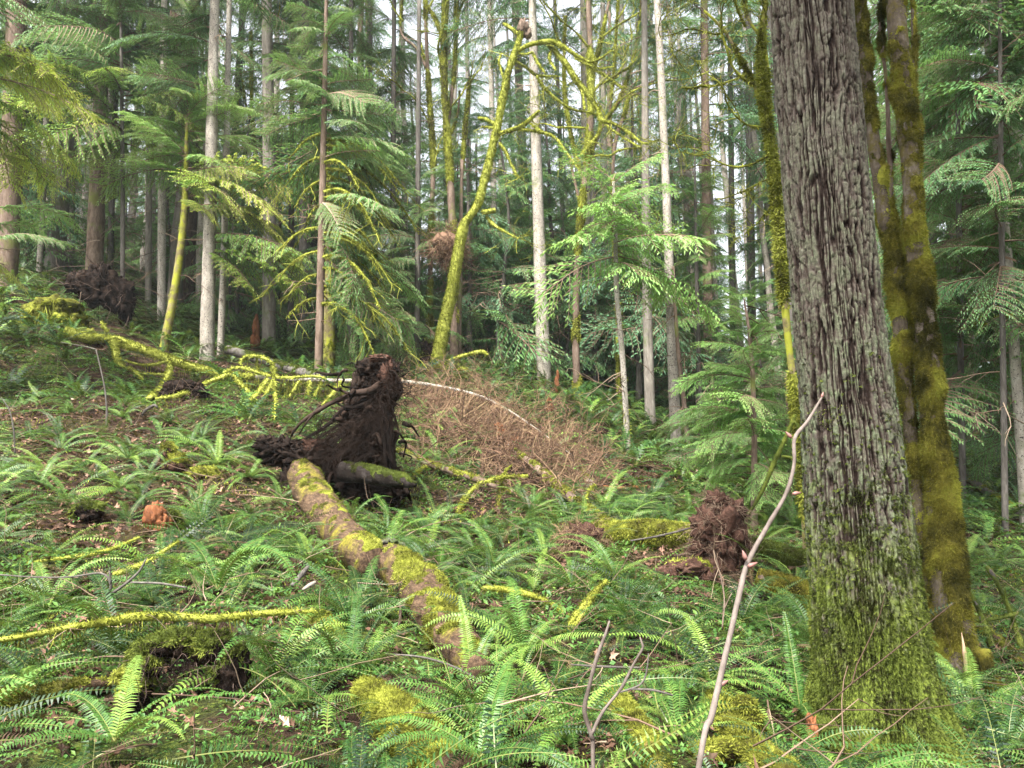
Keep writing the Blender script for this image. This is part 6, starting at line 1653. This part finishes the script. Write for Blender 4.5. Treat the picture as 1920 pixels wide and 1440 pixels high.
# ------------------------------------------------------------------ small ground cover
LF = []
for k in range(26):
    gq = Geo(); rq = rng_(900 + k)
    frond(gq, rq.uniform(.35, .7), 0, rq.uniform(.1, .9), rq.uniform(.5, 1.5), 26, rq, True, 0 if k % 13 else 2, 1, (0, 0, 0), np.clip(rq.normal(.5, .25), 0, 1), pw=rq.uniform(.05, .085))
    LF.append(gq.arrays())
def scatter(n, dmax, power=1.0, latk=.8, dmin=2.0):
    d = dmin + (dmax - dmin) * rg.random(n) ** power
    lat = rg.uniform(-latk, latk, n) * d
    xy = np.column_stack((lat, d)); return np.column_stack((xy, hz(xy)))
# dead leaves
p = scatter(60000, 19, .85)
b_ = bare(p[:, :2]); nz = vnoise(p * np.array((.8, .8, 0)), 70)
keep = rg.random(len(p)) < np.clip(.10 + .80 * b_ + .35 * np.clip(nz, 0, 1), 0, 1)
p = p[keep]; n = len(p)
s = rg.uniform(.018, .055, n)[:, None]
a = rg.uniform(0, 6.28, n); t1 = np.column_stack((np.cos(a), np.sin(a), rg.normal(0, .45, n))); t2 = np.column_stack((-np.sin(a), np.cos(a), rg.normal(0, .45, n)))
c = p + np.column_stack((np.zeros(n), np.zeros(n), rg.uniform(.005, .04, n)))
k = rg.uniform(.2, .9, n)[:, None] * s
Z = np.array((0, 0, 1.0))
lob = np.array((1.15, .42, .95, .38, .75, .30, .55, .30, .75, .38, .95, .42)); ang = np.arange(12) * np.pi / 6
per = []
for kq in range(12):
    rr_ = (lob[kq] * rg.uniform(.8, 1.2, n))[:, None] * s
    per.append(c + t1 * rr_ * math.cos(ang[kq]) + t2 * rr_ * math.sin(ang[kq]) + Z * k * (abs(math.sin(ang[kq])) * rg.uniform(-.1, .9, n)[:, None]))
pp = np.stack([c + t1 * s * .05] + per, 1)
idx = np.arange(n)[:, None] * 13
g = Geo(); g.add(pp.reshape(-1, 3), T=np.concatenate([idx + [[0, 1 + kq, 1 + (kq + 1) % 12]] for kq in range(12)]), tint=np.repeat(np.clip(rg.normal(.42, .25, n), 0, 1), 13))
o = g.build('leaf_litter', M['litter'], None, False); tag(o, 'curled brown and pinkish dead leaves over the forest floor', kind='stuff')
g = Geo()
pf = scatter(3600, 13, .8, dmin=2.6)
bf = bare(pf[:, :2])
for kf in range(len(pf)):
    if bf[kf] > .5 and rg.random() < .7: continue
    if np.any((KP[:, 0] - pf[kf, 0]) ** 2 + (KP[:, 1] - pf[kf, 1]) ** 2 < (KP[:, 2] * .8) ** 2): continue
    put(g, LF[int(rg.integers(len(LF)))], pf[kf] + (0, 0, rg.uniform(.01, .16)), rotm(rg.uniform(0, 6.28), rg.normal(-.1, .3), rg.normal(0, .6)), rg.uniform(.7, 1.2), rg.normal(0, .12))
o = g.build('tangled_fronds', FM, None, False); tag(o, 'tangle of single fern fronds sprawling over the ground', kind='stuff')
# low herbs and moss tufts: each a little rosette
p = scatter(26000, 17, .8)
b_ = bare(p[:, :2]); keep = rg.random(len(p)) < np.clip(.75 - .7 * b_, .06, 1)
p = p[keep]; n = len(p)
q = np.repeat(p, 6, 0); m_ = len(q)
q = q + np.column_stack((rg.normal(0, .03, m_), rg.normal(0, .03, m_), rg.uniform(.0, .05, m_)))
a = rg.uniform(0, 6.28, m_); L = (rg.uniform(.02, .06, m_) * np.clip(q[:, 1] / 6, .5, 1.2))[:, None]
dv_ = np.column_stack((np.cos(a), np.sin(a), rg.uniform(.0, 1.0, m_))); sd3 = np.column_stack((-np.sin(a), np.cos(a), rg.normal(0, .3, m_)))
V = np.stack((q, q + dv_ * L * .5 + sd3 * L * .28, q + dv_ * L - Z * L * .15, q + dv_ * L * .5 - sd3 * L * .28), 1).reshape(-1, 3)
g = Geo(); g.add(V, Q=np.arange(len(V)).reshape(-1, 4), tint=np.repeat(np.clip(rg.normal(.5, .2, m_), 0, 1), 4))
o = g.build('ground_herbs', M['herb'], None, False); tag(o, 'low green herbs and seedlings between the ferns', kind='stuff')
# moss blades on the floor
p = scatter(170000, 14, .75)
b_ = bare(p[:, :2]); nz = vnoise(p * np.array((1.1, 1.1, 0)), 71)
keep = rg.random(len(p)) < np.clip(.15 + .9 * nz, .05, 1) * (1 - .6 * b_)
q = p[keep]; n = len(q)
dv_ = np.column_stack((rg.normal(0, .5, n), rg.normal(0, .5, n), np.ones(n))); sd3 = np.cross(dv_, rg.normal(0, 1, (n, 3))); sd3 /= np.linalg.norm(sd3, axis=1)[:, None]
L = (rg.uniform(.010, .035, n) * np.clip(q[:, 1] / 7, .45, 1.4))[:, None]
sd3 *= np.clip(q[:, 1] / 7, .35, 1.2)[:, None]
V = np.stack((q - sd3 * .006, q + sd3 * .006, q + dv_ * L), 1).reshape(-1, 3)
g = Geo(); g.add(V, T=np.arange(3 * n).reshape(-1, 3), tint=np.repeat(np.clip(.4 + .5 * vnoise(q * 1.7, 33) + rg.normal(0, .15, n), 0, 1), 3))
o = g.build('floor_moss', M['moss'], None, False); tag(o, 'green moss growing over the soil between the leaves', kind='stuff')
# fallen twigs
p = scatter(900, 20, .8)
g = Geo()
for q in p:
    a = rg.uniform(0, 6.28)
    twigs(g, q + (0, 0, rg.uniform(.02, .22)), np.array((math.cos(a), math.sin(a), rg.normal(.05, .25))), rg.uniform(.25, 1.0), rg.uniform(.0025, .006), rg, 1, 0, 6, .18, .0, 2)
o = g.build('fallen_twigs', M['twig'], None); tag(o, 'thin dead twigs fallen over the ferns and litter', kind='stuff')
# loose patch of brushy brown twigs in the hollow
g = Geo()
for _ in range(1900):
    x, y = rg.uniform(745, 1130), rg.uniform(735, 960)
    if abs((y - 845) - (x - 930) * .40) > 85 + 25 * math.sin(x * .05): continue
    q = G(x, y)
    twigs(g, q + (0, 0, rg.uniform(0, .5)), np.array((rg.normal(.3, .6), rg.normal(0, .6), rg.normal(.2, .6))), rg.uniform(.2, .9), rg.choice((.004, .006, .011)), rg, 1, 0, 5, .4, .03, 3)
o = g.build('brushwood', M['twig_pink'], None); tag(o, 'loose brown brushwood spread over the hollow', kind='stuff')
print('objects', len(bpy.data.objects), 'polys', sum(len(m.polygons) for m in bpy.data.meshes))

# ------------------------------------------------------------------ haze volume added to lighten the far background
hv = Geo()
X0, X1, Y0, Y1, Z0, Z1 = -95.0, 95.0, -30.0, 120.0, -12.0, 42.0
hv.add([(X0, Y0, Z0), (X1, Y0, Z0), (X1, Y1, Z0), (X0, Y1, Z0), (X0, Y0, Z1), (X1, Y0, Z1), (X1, Y1, Z1), (X0, Y1, Z1)],
       Q=[[3, 2, 1, 0], [4, 5, 6, 7], [0, 1, 5, 4], [1, 2, 6, 5], [2, 3, 7, 6], [3, 0, 4, 7]])
m, t, out = mk('haze')
pv = t.nodes.new('ShaderNodeVolumePrincipled')
pv.inputs['Color'].default_value = (0.90, 0.97, 1.0, 1)
pv.inputs['Density'].default_value = HAZE
pv.inputs['Anisotropy'].default_value = 0.2
t.links.new(pv.outputs[0], out.inputs['Volume'])
hz_ = hv.build('haze', m, None, False)
tag(hz_, 'thin added haze paling the far trees', kind='stuff')
